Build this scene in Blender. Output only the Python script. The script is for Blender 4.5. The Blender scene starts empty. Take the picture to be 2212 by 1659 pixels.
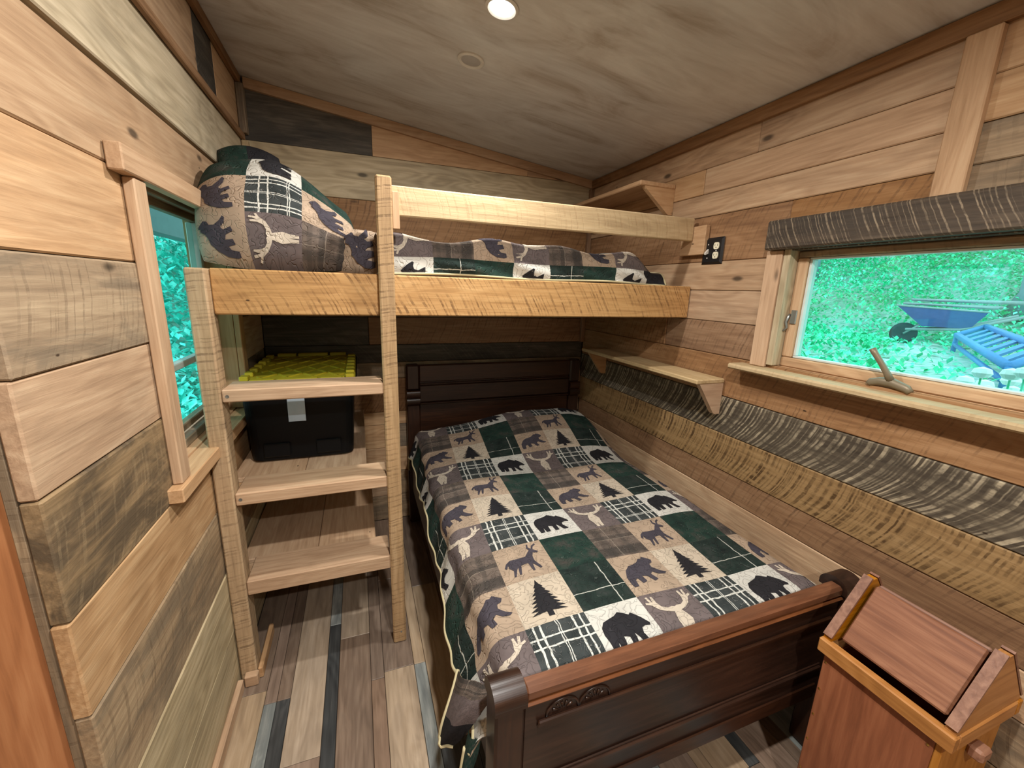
import bpy, bmesh, math, random
import numpy as np
from mathutils import Vector, Matrix
from mathutils.geometry import tessellate_polygon

random.seed(7)
rng = np.random.default_rng(7)
scn = bpy.context.scene
COL = scn.collection

# ------------------------------------------------------------------ camera
CAM = Vector((0.5, 0.0, 1.52))
YAW, PITCH, ROLL, FPX = -0.35723, -0.22580, -0.030602, 890.36
Rm = (Matrix.Rotation(YAW, 3, 'Z') @ Matrix.Rotation(PITCH, 3, 'X') @ Matrix.Rotation(ROLL, 3, 'Y'))
cam_d = bpy.data.cameras.new('camera')
cam = bpy.data.objects.new('camera', cam_d); COL.objects.link(cam)
right, fwd, up = Rm.col[0], Rm.col[1], Rm.col[2]
M4 = Matrix((right, up, -fwd)).transposed().to_4x4(); M4.translation = CAM
cam.matrix_world = M4
cam_d.sensor_fit = 'HORIZONTAL'; cam_d.sensor_width = 36.0
cam_d.lens = 36.0 * FPX / 2212.0
cam_d.clip_start = 0.02; cam_d.clip_end = 200
scn.camera = cam

# ------------------------------------------------------------------ world and exposure
wd = bpy.data.worlds.new('world'); scn.world = wd; wd.use_nodes = True
bg = wd.node_tree.nodes['Background']
bg.inputs['Color'].default_value = (0.80, 0.93, 1.0, 1); bg.inputs['Strength'].default_value = 2.2
vs = scn.view_settings
vs.view_transform = 'Standard'; vs.look = 'None'; vs.gamma = 1.0; vs.use_curve_mapping = False
vs.exposure = 0.32
LAMP_W = 31.0
LAMP_COL = (1.0, 0.965, 0.91)

# ------------------------------------------------------------------ helpers
def lin(c):
    r = []
    for v in c[:3]:
        v = v / 255.0
        r.append(v / 12.92 if v <= 0.04045 else ((v + 0.055) / 1.055) ** 2.4)
    return (r[0], r[1], r[2], 1.0)

WP = {}
def wpos(o): return WP.get(o.name, Vector((0, 0, 0))) if o is not None else Vector((0, 0, 0))

def tag(o, label=None, cat=None, group=None, kind=None):
    if label: o['label'] = label
    if cat: o['category'] = cat
    if group: o['group'] = group
    if kind: o['kind'] = kind
    return o

def empty(name, loc, label=None, cat=None, group=None, kind=None):
    o = bpy.data.objects.new(name, None); COL.objects.link(o)
    o.location = loc; o.empty_display_size = 0.05
    WP[o.name] = Vector(loc)
    return tag(o, label, cat, group, kind)

def mesh(name, verts, faces, mat, parent=None, smooth=False, origin=None, uv=None):
    """verts in world metres; one mesh object"""
    V = np.asarray(verts, dtype=float)
    if parent is not None: org = wpos(parent)
    elif origin is not None: org = Vector(origin)
    else:
        lo = V.min(0); hi = V.max(0); org = Vector(((lo[0]+hi[0])/2, (lo[1]+hi[1])/2, lo[2]))
    me = bpy.data.meshes.new(name)
    me.from_pydata((V - np.array(org)).tolist(), [], [list(map(int, f)) for f in faces])
    if mat is not None: me.materials.append(mat)
    if smooth: me.polygons.foreach_set('use_smooth', [True] * len(me.polygons))
    if uv:
        idx = np.empty(len(me.loops), dtype=np.int32); me.loops.foreach_get('vertex_index', idx)
        for nm, arr in uv.items():
            l = me.uv_layers.new(name=nm)
            l.data.foreach_set('uv', np.asarray(arr, dtype=np.float32)[idx].ravel())
    me.update()
    o = bpy.data.objects.new(name, me); COL.objects.link(o)
    if parent is not None: o.parent = parent
    else: o.location = org
    WP[o.name] = Vector(org)
    return o

AX = {'x': Vector((1, 0, 0)), 'y': Vector((0, 1, 0)), 'z': Vector((0, 0, 1))}
_bcache = {}
def cham(L, T, W, b):
    key = (round(L, 4), round(T, 4), round(W, 4), round(b, 4))
    if key in _bcache: return _bcache[key]
    h = (L/2, T/2, W/2); vs_ = []; ix = {}
    for sx in (-1, 1):
        for sy in (-1, 1):
            for sz in (-1, 1):
                s = (sx, sy, sz)
                for a in range(3):
                    p = [s[i] * (h[i] - (0 if i == a else b)) for i in range(3)]
                    ix[(s, a)] = len(vs_); vs_.append(p)
    fs = []
    for a in range(3):
        o1, o2 = [(1, 2), (2, 0), (0, 1)][a]
        for sg in (-1, 1):
            f = []
            for q1, q2 in ((-1, -1), (1, -1), (1, 1), (-1, 1)):
                s = [0, 0, 0]; s[a] = sg; s[o1] = q1; s[o2] = q2
                f.append(ix[(tuple(s), a)])
            fs.append(f if sg > 0 else f[::-1])
    for a in range(3):          # edges along axis a
        o1, o2 = [(1, 2), (2, 0), (0, 1)][a]
        for q1 in (-1, 1):
            for q2 in (-1, 1):
                s0 = [0, 0, 0]; s0[o1] = q1; s0[o2] = q2; s1 = s0[:]
                s0[a] = -1; s1[a] = 1
                f = [ix[(tuple(s0), o1)], ix[(tuple(s1), o1)], ix[(tuple(s1), o2)], ix[(tuple(s0), o2)]]
                fs.append(f if q1 * q2 < 0 else f[::-1])
    for sx in (-1, 1):
        for sy in (-1, 1):
            for sz in (-1, 1):
                s = (sx, sy, sz); f = [ix[(s, 0)], ix[(s, 1)], ix[(s, 2)]]
                fs.append(f if sx*sy*sz > 0 else f[::-1])
    _bcache[key] = (vs_, fs)
    return _bcache[key]

_mcache = {}
def board(name, lo, hi, mat, parent=None, long=None, face=None, bevel=0.003, tilt=None):
    """A chamfered board filling the world box lo..hi. long = grain axis, face = thickness axis."""
    lo = Vector(lo); hi = Vector(hi); d = hi - lo; c = (lo + hi) / 2
    dd = {'x': d.x, 'y': d.y, 'z': d.z}
    order = sorted('xyz', key=lambda k: -dd[k])
    if long is None: long = order[0]
    if face is None: face = [k for k in reversed(order) if k != long][0]
    wid = [k for k in 'xyz' if k not in (long, face)][0]
    X = AX[long]; Y = AX[face]; Z = X.cross(Y)
    L, T, W = dd[long], dd[face], dd[wid]
    b = min(bevel, 0.45 * min(L, T, W))
    key = (round(L, 4), round(T, 4), round(W, 4), round(b, 4), mat.name)
    if key not in _mcache:
        v, f = cham(L, T, W, b)
        me = bpy.data.meshes.new(name); me.from_pydata(v, [], f); me.materials.append(mat); me.update()
        _mcache[key] = me
    o = bpy.data.objects.new(name, _mcache[key]); COL.objects.link(o)
    R = Matrix((X, Y, Z)).transposed().to_4x4()
    if tilt: R = Matrix.Rotation(tilt[1], 4, tilt[0]) @ R
    if parent is not None:
        o.parent = parent; R.translation = c - wpos(parent)
    else: R.translation = c
    o.matrix_local = R
    WP[o.name] = Vector(c) if not parent else c
    return o

def boxes_mesh(name, boxes, mat, parent=None, origin=None):
    V = []; F = []
    for lo, hi in boxes:
        n = len(V)
        for x in (lo[0], hi[0]):
            for y in (lo[1], hi[1]):
                for z in (lo[2], hi[2]): V.append((x, y, z))
        F += [[n+0, n+1, n+3, n+2], [n+4, n+6, n+7, n+5], [n+0, n+4, n+5, n+1], [n+2, n+3, n+7, n+6], [n+0, n+2, n+6, n+4], [n+1, n+5, n+7, n+3]]
    return mesh(name, V, F, mat, parent, origin=origin)

def prism(name, poly, axis, a0, a1, mat, parent=None, smooth=False):
    """extrude a 2D polygon (in the two other axes, cyclic order) along axis from a0 to a1"""
    def pt(p, a):
        if axis == 'x': return (a, p[0], p[1])
        if axis == 'y': return (p[0], a, p[1])
        return (p[0], p[1], a)
    n = len(poly)
    V = [pt(p, a0) for p in poly] + [pt(p, a1) for p in poly]
    F = [list(range(n))[::-1], list(range(n, 2*n))] + [[i, (i+1) % n, n+(i+1) % n, n+i] for i in range(n)]
    o = mesh(name, V, F, mat, parent)
    bm = bmesh.new(); bm.from_mesh(o.data); bmesh.ops.recalc_face_normals(bm, faces=bm.faces)
    bm.to_mesh(o.data); bm.free()
    return o

def tube_vf(pts, r, n=8, cap=True):
    P = [Vector(p) for p in pts]; V = []; F = []
    rr = r if hasattr(r, '__len__') else [r] * len(P)
    prevN = None
    for i, p in enumerate(P):
        t = (P[min(i+1, len(P)-1)] - P[max(i-1, 0)]).normalized()
        nrm = prevN if prevN is not None else t.orthogonal()
        nrm = (nrm - t * nrm.dot(t)).normalized(); prevN = nrm
        b = t.cross(nrm)
        for k in range(n):
            a = 2*math.pi*k/n
            V.append(tuple(p + (nrm*math.cos(a) + b*math.sin(a)) * rr[i]))
    for i in range(len(P)-1):
        for k in range(n):
            F.append([i*n+k, i*n+(k+1) % n, (i+1)*n+(k+1) % n, (i+1)*n+k])
    if cap:
        F.append(list(range(n))[::-1]); F.append([(len(P)-1)*n+k for k in range(n)])
    return V, F

def tube(name, pts, r, mat, parent=None, n=8):
    V, F = tube_vf(pts, r, n); return mesh(name, V, F, mat, parent, smooth=True)

def lathe(name, prof, center, axis, mat, parent=None, n=24):
    """prof: (radius, height) list, revolved round axis (unit Vector) at center"""
    A = Vector(axis).normalized(); B = A.orthogonal().normalized(); C_ = A.cross(B); c = Vector(center)
    V = []; F = []
    for r, h in prof:
        for k in range(n):
            a = 2*math.pi*k/n
            V.append(tuple(c + A*h + (B*math.cos(a) + C_*math.sin(a))*r))
    for i in range(len(prof)-1):
        for k in range(n):
            F.append([i*n+k, i*n+(k+1) % n, (i+1)*n+(k+1) % n, (i+1)*n+k])
    F.append(list(range(n))[::-1]); F.append([(len(prof)-1)*n+k for k in range(n)])
    o = mesh(name, V, F, mat, parent, smooth=False)
    bm = bmesh.new(); bm.from_mesh(o.data); bmesh.ops.recalc_face_normals(bm, faces=bm.faces)
    bm.to_mesh(o.data); bm.free()
    return o

# ------------------------------------------------------------------ materials
class NT:
    def __init__(s, name, rough=0.6, spec=0.3):
        s.m = bpy.data.materials.new(name); s.m.use_nodes = True
        s.t = s.m.node_tree; s.n = s.t.nodes
        s.b = s.n['Principled BSDF']; s.b.inputs['Roughness'].default_value = rough
        s.b.inputs['Specular IOR Level'].default_value = spec
    def new(s, ty, **kw):
        n = s.n.new(ty)
        for k, v in kw.items(): setattr(n, k, v)
        return n
    def link(s, a, b): s.t.links.new(a, b)
    def put(s, sock, v):
        if hasattr(v, 'is_linked') or isinstance(v, bpy.types.NodeSocket): s.link(v, sock)
        else: sock.default_value = v
    def math(s, op, a, b=0.0, c=0.0, clamp=False):
        n = s.new('ShaderNodeMath', operation=op, use_clamp=clamp)
        s.put(n.inputs[0], a); s.put(n.inputs[1], b); s.put(n.inputs[2], c)
        return n.outputs[0]
    def vmath(s, op, a, b):
        n = s.new('ShaderNodeVectorMath', operation=op); s.put(n.inputs[0], a); s.put(n.inputs[1], b)
        return n.outputs[0]
    def noise(s, vec, scale, detail=3, rough=0.55, dist=0.0, dim='3D', w=None):
        n = s.new('ShaderNodeTexNoise', noise_dimensions=dim)
        if dim != '1D' and vec is not None: s.link(vec, n.inputs['Vector'])
        if w is not None: s.put(n.inputs['W'], w)
        n.inputs['Scale'].default_value = scale; n.inputs['Detail'].default_value = detail
        n.inputs['Roughness'].default_value = rough; n.inputs['Distortion'].default_value = dist
        return n.outputs['Fac']
    def ramp(s, fac, stops):
        n = s.new('ShaderNodeValToRGB'); e = n.color_ramp.elements
        while len(e) > 1: e.remove(e[-1])
        e[0].position = stops[0][0]; e[0].color = stops[0][1]
        for p, c in stops[1:]:
            q = e.new(p); q.color = c
        s.link(fac, n.inputs[0]); return n.outputs[0]
    def sstep(s, fac, a, b):
        n = s.new('ShaderNodeMapRange', interpolation_type='SMOOTHSTEP')
        s.put(n.inputs[0], fac); n.inputs[1].default_value = a; n.inputs[2].default_value = b
        return n.outputs[0]
    def mix(s, f, a, b, mode='MIX'):
        n = s.new('ShaderNodeMix', data_type='RGBA', blend_type=mode)
        s.put(n.inputs[0], f); s.put(n.inputs[6], a); s.put(n.inputs[7], b)
        return n.outputs[2]
    def bump(s, h, strength=0.3, dist=0.003):
        n = s.new('ShaderNodeBump'); n.inputs['Strength'].default_value = strength; n.inputs['Distance'].default_value = dist
        s.link(h, n.inputs['Height']); s.link(n.outputs[0], s.b.inputs['Normal'])
    def color(s, c): s.put(s.b.inputs['Base Color'], c)

def plain(name, rgb, rough=0.5, metal=0.0, spec=0.4, var=0.0):
    t = NT(name, rough, spec)
    t.b.inputs['Metallic'].default_value = metal
    tc = t.new('ShaderNodeTexCoord')
    n = t.noise(tc.outputs['Object'], 18, 3)
    c = lin(rgb); a = 0.06 + var
    d1 = tuple(min(1, v*(1-a)) for v in c[:3]) + (1,); d2 = tuple(min(1, v*(1+a)) for v in c[:3]) + (1,)
    t.color(t.ramp(n, [(0.3, d1), (0.7, d2)]))
    return t.m

def wood(name, dark, mid, light, saw=0.0, sawcol=(60, 45, 32), stain=0.0, staincol=(70, 64, 56), figure=0.5,
         rough=0.62, var=0.25, knots=True, bump=0.35, gs=1.0, sawfreq=75.0, slant=0.25, curve=2.2, spec=0.25, desat=0.14, sawlo=0.53, sawhi=0.64):
    def ds(c):
        g_ = 0.3*c[0] + 0.59*c[1] + 0.11*c[2]
        return tuple(v*(1-desat) + g_*desat for v in c)
    dark, mid, light, sawcol, staincol = (ds(c) for c in (dark, mid, light, sawcol, staincol))
    t = NT(name, rough, spec)
    tc = t.new('ShaderNodeTexCoord'); oi = t.new('ShaderNodeObjectInfo'); R = oi.outputs['Random']
    off = t.new('ShaderNodeCombineXYZ')
    t.put(off.inputs[0], t.math('MULTIPLY', R, 17.0)); t.put(off.inputs[1], t.math('MULTIPLY', R, 5.3)); t.put(off.inputs[2], t.math('MULTIPLY', R, 9.1))
    v = t.vmath('ADD', tc.outputs['Object'], off.outputs[0])
    def sc(x, y, z): return t.vmath('MULTIPLY', v, (x, y, z))
    g = t.noise(sc(2.2*gs, 40*gs, 40*gs), 2.0, 5, 0.6, 0.4)
    f = t.noise(sc(0.9, 5.0, 5.0), 1.7, 2, 0.5, 0.5)
    rings = t.math('MULTIPLY_ADD', t.math('SINE', t.math('MULTIPLY', f, 62.0)), 0.5, 0.5)
    fac = t.math('ADD', t.math('MULTIPLY', g, 0.55), t.math('MULTIPLY', rings, 0.16*figure))
    fac = t.math('ADD', fac, t.math('MULTIPLY', f, 0.42))
    col = t.ramp(fac, [(0.30, lin(dark)), (0.52, lin(mid)), (0.74, lin(light))])
    hgt = g
    if stain > 0:
        s = t.noise(sc(2.0, 7, 7), 1.6, 4, 0.65, 0.8)
        col = t.mix(t.math('MULTIPLY', t.sstep(s, 0.42, 0.62), stain), col, lin(staincol))
    if saw > 0:
        sep = t.new('ShaderNodeSeparateXYZ'); t.link(tc.outputs['Object'], sep.inputs[0])
        x, z = sep.outputs[0], sep.outputs[2]
        u = t.math('ADD', x, t.math('MULTIPLY', z, slant))
        u = t.math('ADD', u, t.math('MULTIPLY', t.math('MULTIPLY', z, z), curve))
        u = t.math('ADD', u, t.math('MULTIPLY', R, 11.0))
        wob = t.noise(sc(3, 12, 12), 2.0, 2)
        u = t.math('ADD', u, t.math('MULTIPLY', wob, 0.012))
        n1 = t.noise(None, sawfreq, 1.0, 0.5, 0, '1D', u)
        m = t.noise(sc(1.1, 9, 9), 1.6, 3)
        sm = t.math('MULTIPLY', t.sstep(n1, sawlo, sawhi), t.sstep(m, 0.28, 0.62))
        fine = t.noise(sc(14, 26, 26), 2.0, 4, 0.65)
        sm = t.math('MULTIPLY', sm, t.sstep(fine, 0.28, 0.62), 0, True)
        n3 = t.noise(None, sawfreq*0.28, 2.0, 0.5, 0, '1D', u)
        sm = t.math('MULTIPLY', sm, t.math('MULTIPLY_ADD', n3, 1.6, 0.1), 0, True)
        col = t.mix(t.math('MULTIPLY', sm, saw, 0, True), col, lin(sawcol))
        hgt = t.math('SUBTRACT', g, t.math('MULTIPLY', sm, 0.35))
    if knots:
        vo = t.new('ShaderNodeTexVoronoi'); vo.inputs['Scale'].default_value = 1.0
        t.link(sc(2.6, 6.5, 6.5), vo.inputs['Vector'])
        kd = t.sstep(vo.outputs['Distance'], 0.035, 0.10)
        col = t.mix(t.math('MULTIPLY', t.math('SUBTRACT', 1.0, kd), 0.8), col, lin(tuple(c*0.32 for c in dark)))
        vo2 = t.new('ShaderNodeTexVoronoi'); vo2.inputs['Scale'].default_value = 1.0
        t.link(sc(4.2, 9, 9), vo2.inputs['Vector'])
        kd2 = t.sstep(vo2.outputs['Distance'], 0.02, 0.035)
        col = t.mix(t.math('MULTIPLY', t.math('SUBTRACT', 1.0, kd2), 0.9), col, lin((48, 34, 24)))
    hs = t.new('ShaderNodeHueSaturation'); t.link(col, hs.inputs['Color'])
    t.put(hs.inputs['Value'], t.math('MULTIPLY_ADD', R, var, 1.0 - var/2))
    t.put(hs.inputs['Saturation'], t.math('MULTIPLY_ADD', t.math('FRACT', t.math('MULTIPLY', R, 7.7)), 0.24, 0.88))
    t.color(hs.outputs[0])
    t.bump(hgt, bump, 0.004)
    return t.m

W_NAT = wood('wood_natural', (150, 112, 76), (184, 144, 103), (206, 170, 128), figure=0.6, stain=0.18, staincol=(120, 96, 72))
W_PALE = wood('wood_pale_new', (158, 130, 90), (182, 154, 110), (198, 172, 130), figure=0.5, saw=0.35, sawcol=(150, 116, 76), knots=False, var=0.12)
W_TAN = wood('wood_tan_trim', (160, 120, 82), (190, 150, 110), (208, 172, 132), figure=0.35, var=0.16)
W_GREY = wood('wood_grey_brown', (104, 86, 66), (146, 122, 94), (172, 148, 116), stain=0.55, staincol=(96, 86, 72), saw=0.35, sawcol=(82, 66, 50))
W_DGREY = wood('wood_dark_grey', (46, 42, 37), (74, 68, 60), (104, 96, 84), stain=0.5, staincol=(52, 50, 47), saw=0.3, sawcol=(116, 106, 90), slant=0.9)
W_BEAM = wood('wood_beam_weathered', (50, 41, 33), (76, 63, 50), (106, 90, 72), stain=0.6, staincol=(62, 54, 46), saw=0.7, sawcol=(158, 138, 110), slant=0.5, curve=1.0, sawfreq=120)
W_SAW = wood('wood_saw_marked', (122, 93, 60), (148, 117, 78), (168, 137, 96), saw=0.95, sawcol=(78, 56, 34), sawfreq=72, slant=-0.40, curve=-1.8, figure=0.2, sawlo=0.45, sawhi=0.58)
W_SAWD = wood('wood_dark_saw_marked', (58, 48, 38), (84, 72, 56), (112, 98, 76), saw=1.0, sawcol=(178, 160, 126), sawfreq=66, slant=-0.6, curve=-2.4, figure=0.2, sawlo=0.46, sawhi=0.60)
W_SAWB = wood('wood_brown_saw_marked', (112, 76, 48), (142, 102, 66), (164, 124, 86), saw=0.6, sawcol=(86, 58, 38), sawfreq=80, slant=-0.4, curve=1.0)
W_BUNK = wood('wood_bunk_board', (146, 106, 66), (186, 142, 92), (206, 164, 112), saw=0.85, sawcol=(112, 78, 48), sawfreq=75, slant=0.55, curve=0.6, figure=0.4, var=0.1, sawlo=0.48)
W_POST = wood('wood_post_rough', (138, 108, 74), (176, 142, 100), (200, 168, 126), saw=0.6, sawcol=(104, 78, 52), sawfreq=95, slant=0.1, curve=0.5, figure=0.2, var=0.12, sawlo=0.50)
W_TRIM = wood('wood_brown_trim', (104, 72, 46), (138, 100, 66), (160, 122, 86), figure=0.4, var=0.12, knots=False)
W_MUD = wood('wood_mud_stained', (98, 80, 58), (140, 116, 86), (168, 142, 108), stain=0.85, staincol=(76, 65, 52), saw=0.3, sawcol=(160, 138, 106), figure=0.2)
W_OLIVE = wood('wood_pale_olive', (140, 122, 92), (176, 156, 120), (198, 178, 142), figure=1.0, stain=0.25, staincol=(128, 116, 92), var=0.12)
W_FL = [wood('floor_%d' % i, *c, knots=False, figure=0.6, rough=0.42, var=0.12, bump=0.15, spec=0.4, stain=st, staincol=sc_) for i, (c, st, sc_) in enumerate([
    (((124, 104, 82), (158, 136, 110), (180, 158, 132)), 0.25, (116, 102, 88)),
    (((88, 72, 60), (120, 100, 84), (144, 124, 106)), 0.2, (84, 74, 66)),
    (((92, 96, 94), (130, 136, 132), (164, 166, 158)), 0.5, (84, 90, 92)),
    (((40, 41, 42), (64, 66, 66), (92, 92, 90)), 0.3, (50, 54, 56)),
    (((104, 84, 68), (134, 110, 92), (156, 132, 112)), 0.15, (98, 80, 68))])]
W_BED = wood('bed_dark_varnish', (26, 15, 10), (44, 26, 17), (62, 38, 25), figure=0.5, rough=0.33, var=0.08, knots=False, bump=0.08, spec=0.5, desat=0.0)
W_BEDT = wood('bed_top_lit_varnish', (78, 44, 24), (112, 66, 36), (138, 86, 50), figure=0.4, rough=0.3, var=0.08, knots=False, bump=0.08, spec=0.5, stain=0.3, staincol=(70, 40, 24), desat=0.0)  # bed varnish with the top rail's light reflection painted in as warmer brown
W_OAK = wood('bin_orange_oak', (112, 58, 24), (138, 74, 32), (156, 90, 44), figure=0.6, rough=0.42, var=0.06, knots=False, bump=0.12, desat=0.0)
W_OAKR = wood('bin_red_oak', (104, 66, 50), (132, 88, 66), (156, 110, 84), figure=0.7, rough=0.45, var=0.1, knots=False, bump=0.2, gs=1.2)
W_OAKL = wood('bin_rim_oak', (132, 84, 38), (166, 112, 56), (186, 132, 74), figure=0.5, rough=0.42, var=0.06, knots=False, bump=0.12, desat=0.0)
W_DOOR = wood('door_orange_varnish', (146, 84, 36), (178, 108, 50), (196, 128, 68), figure=0.6, rough=0.4, var=0.02, knots=False, bump=0.08, desat=0.12)

def ceiling_mat():
    t = NT('ceiling_plywood', 0.75, 0.15)
    tc = t.new('ShaderNodeTexCoord'); v = tc.outputs['Object']
    a = t.noise(t.vmath('MULTIPLY', v, (1.0, 2.6, 1.0)), 1.9, 5, 0.6, 1.4)
    b = t.noise(t.vmath('MULTIPLY', v, (2.2, 40, 1.0)), 1.5, 4, 0.6, 0.3)
    fac = t.math('ADD', t.math('MULTIPLY', a, 0.8), t.math('MULTIPLY', b, 0.2))
    col = t.ramp(fac, [(0.32, lin((172, 162, 150))), (0.46, lin((200, 196, 191))), (0.58, lin((212, 210, 206))), (0.72, lin((222, 221, 218)))])
    t.color(col); t.bump(b, 0.08, 0.003)
    return t.m
CEIL = ceiling_mat()

def glass_mat(name, tint):
    m = bpy.data.materials.new(name); m.use_nodes = True; n = m.node_tree.nodes; l = m.node_tree.links
    n.clear()
    out = n.new('ShaderNodeOutputMaterial'); mx = n.new('ShaderNodeMixShader')
    tr = n.new('ShaderNodeBsdfTransparent'); tr.inputs[0].default_value = tint + (1,)
    gl = n.new('ShaderNodeBsdfGlossy'); gl.inputs['Roughness'].default_value = 0.02
    mx.inputs[0].default_value = 0.04
    l.new(tr.outputs[0], mx.inputs[1]); l.new(gl.outputs[0], mx.inputs[2]); l.new(mx.outputs[0], out.inputs[0])
    return m
GLASS = glass_mat('window_glass', (0.72, 0.98, 0.95))

def emis_mat(name, rgb, strength):
    m = bpy.data.materials.new(name); m.use_nodes = True; b = m.node_tree.nodes['Principled BSDF']
    b.inputs['Base Color'].default_value = (0.9, 0.9, 0.9, 1)
    b.inputs['Emission Color'].default_value = rgb + (1,); b.inputs['Emission Strength'].default_value = strength
    return m
M_LENS = emis_mat('lamp_lens', (1.0, 0.96, 0.9), 14.0)
M_WHITE = plain('white_plastic', (214, 210, 202), 0.45)
M_OFFGREY = plain('frosted_grey', (176, 172, 168), 0.6)
M_IVORY = plain('ivory_plastic', (228, 222, 196), 0.4)
M_BLACK = plain('black_plastic', (16, 17, 20), 0.42)
M_PLATE = plain('black_plate', (24, 24, 26), 0.38)
M_TOTE = plain('tote_black', (5, 6, 8), 0.5, spec=0.2)
M_YEL = plain('tote_yellow', (176, 160, 40), 0.45)
M_LABEL = plain('paper_label', (176, 188, 200), 0.8)
M_SLOT = plain('slot_dark', (40, 38, 34), 0.6)
M_BRASS = plain('brass_nail', (190, 150, 80), 0.3, 0.9)
M_NICKEL = plain('taupe_metal', (126, 114, 94), 0.45, 0.3)
M_STEEL = plain('steel', (150, 152, 150), 0.35, 0.8)
M_SASHW = plain('sash_white', (196, 204, 198), 0.5)
M_VINYL = plain('frame_olive_vinyl', (168, 160, 128), 0.55)
M_WALL = plain('wall_backing', (40, 30, 22), 0.9)
M_MATT = plain('mattress_fabric', (200, 196, 186), 0.9)

# ---- quilt fabrics: 'quilt' uv is in metres, 'cell' uv runs 0..1 over a patch
def fabric(name, build):
    t = NT(name, 0.85, 0.12)
    uq = t.new('ShaderNodeUVMap', uv_map='quilt'); uc = t.new('ShaderNodeUVMap', uv_map='cell')
    warp = t.noise(uq.outputs[0], 30, 1)
    n = t.noise(uq.outputs[0], 34, 0.0, 0.5, 1.2)
    dd = t.math('ABSOLUTE', t.math('SUBTRACT', n, 0.5))
    st = t.sstep(dd, 0.0, 0.055)                     # 0 on the stitching line
    sep = t.new('ShaderNodeSeparateXYZ'); t.link(uc.outputs[0], sep.inputs[0])
    wv = t.math('MULTIPLY_ADD', warp, 0.05, -0.025)
    x = t.math('ADD', sep.outputs[0], wv); y = t.math('ADD', sep.outputs[1], wv)
    col, thread = build(t, x, y, uq.outputs[0])
    if thread is not None:
        line = t.math('SUBTRACT', 1.0, t.sstep(dd, 0.004, 0.016))
        col = t.mix(t.math('MULTIPLY', line, thread[1]), col, lin(thread[0]))
    t.color(col)
    t.bump(st, 0.6, 0.007)
    return t.m

def mottled(c, amt=0.12, scale=14):
    def b(t, x, y, q):
        n = t.noise(q, scale, 4, 0.6)
        a = lin(tuple(max(0, v*(1-amt)) for v in c)); d = lin(tuple(min(255, v*(1+amt)) for v in c))
        return t.ramp(n, [(0.3, a), (0.7, d)]), ((min(255, c[0]+26), min(255, c[1]+26), min(255, c[2]+26)), 0.35)
    return b

def line_mask(t, coord, pos, w):
    return t.math('LESS_THAN', t.math('ABSOLUTE', t.math('SUBTRACT', coord, pos)), w/2)

def plaid_grid(t, x, y, q):
    n = t.noise(q, 12, 4)
    col = t.ramp(n, [(0.3, lin((36, 42, 42))), (0.7, lin((66, 70, 70)))])
    tot = None
    for c, lst in ((x, ((0.12, 0.034), (0.23, 0.034), (0.49, 0.014), (0.525, 0.014), (0.78, 0.034), (0.90, 0.030))),
                   (y, ((0.22, 0.016), (0.26, 0.016), (0.60, 0.030), (0.76, 0.030)))):
        for p, w in lst:
            m = line_mask(t, c, p, w); tot = m if tot is None else t.math('MAXIMUM', tot, m)
    br = t.sstep(t.noise(q, 60, 2), 0.25, 0.5)
    col = t.mix(t.math('MULTIPLY', tot, t.math('MULTIPLY_ADD', br, 0.4, 0.5)), col, lin((204, 204, 196)))
    return col, ((150, 150, 146), 0.4)

def green_lo(t, x, y, q):
    n = t.noise(q, 16, 5, 0.6)
    col = t.ramp(n, [(0.28, lin((22, 27, 27))), (0.5, lin((34, 46, 42))), (0.72, lin((52, 56, 54)))])
    m = t.math('MAXIMUM', line_mask(t, x, 0.74, 0.022), line_mask(t, y, 0.36, 0.018))
    col = t.mix(t.math('MULTIPLY', m, 0.75), col, lin((196, 196, 186)))
    return col, ((84, 92, 88), 0.35)

def green_up(t, x, y, q):
    n = t.noise(q, 14, 5, 0.6)
    col = t.ramp(n, [(0.28, lin((24, 33, 31))), (0.5, lin((34, 54, 47))), (0.72, lin((66, 62, 58)))])
    return col, ((86, 98, 92), 0.35)

def plaid_brown(t, x, y, q):
    n = t.noise(q, 26, 4, 0.6)
    col = t.ramp(n, [(0.3, lin((78, 68, 63))), (0.7, lin((106, 94, 86)))])
    for c_, p_, w_, k_ in ((y, 0.17, 0.26, 0.72), (y, 0.62, 0.12, 0.55), (x, 0.22, 0.20, 0.45), (x, 0.70, 0.10, 0.4), (y, 0.86, 0.10, 0.3)):
        soft = t.math('SUBTRACT', 1.0, t.sstep(t.math('ABSOLUTE', t.math('SUBTRACT', c_, p_)), w_*0.35, w_*0.65))
        col = t.mix(t.math('MULTIPLY', soft, k_), col, lin((34, 35, 37)))
    tw = t.math('SINE', t.math('MULTIPLY', t.math('ADD', x, y), 260.0))
    col = t.mix(t.math('MULTIPLY', t.sstep(tw, 0.2, 0.9), 0.16), col, lin((170, 156, 138)))
    m = t.math('MAXIMUM', line_mask(t, x, 0.42, 0.012), line_mask(t, y, 0.55, 0.010))
    col = t.mix(t.math('MULTIPLY', m, 0.4), col, lin((170, 158, 142)))
    return col, ((130, 120, 110), 0.3)

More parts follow.
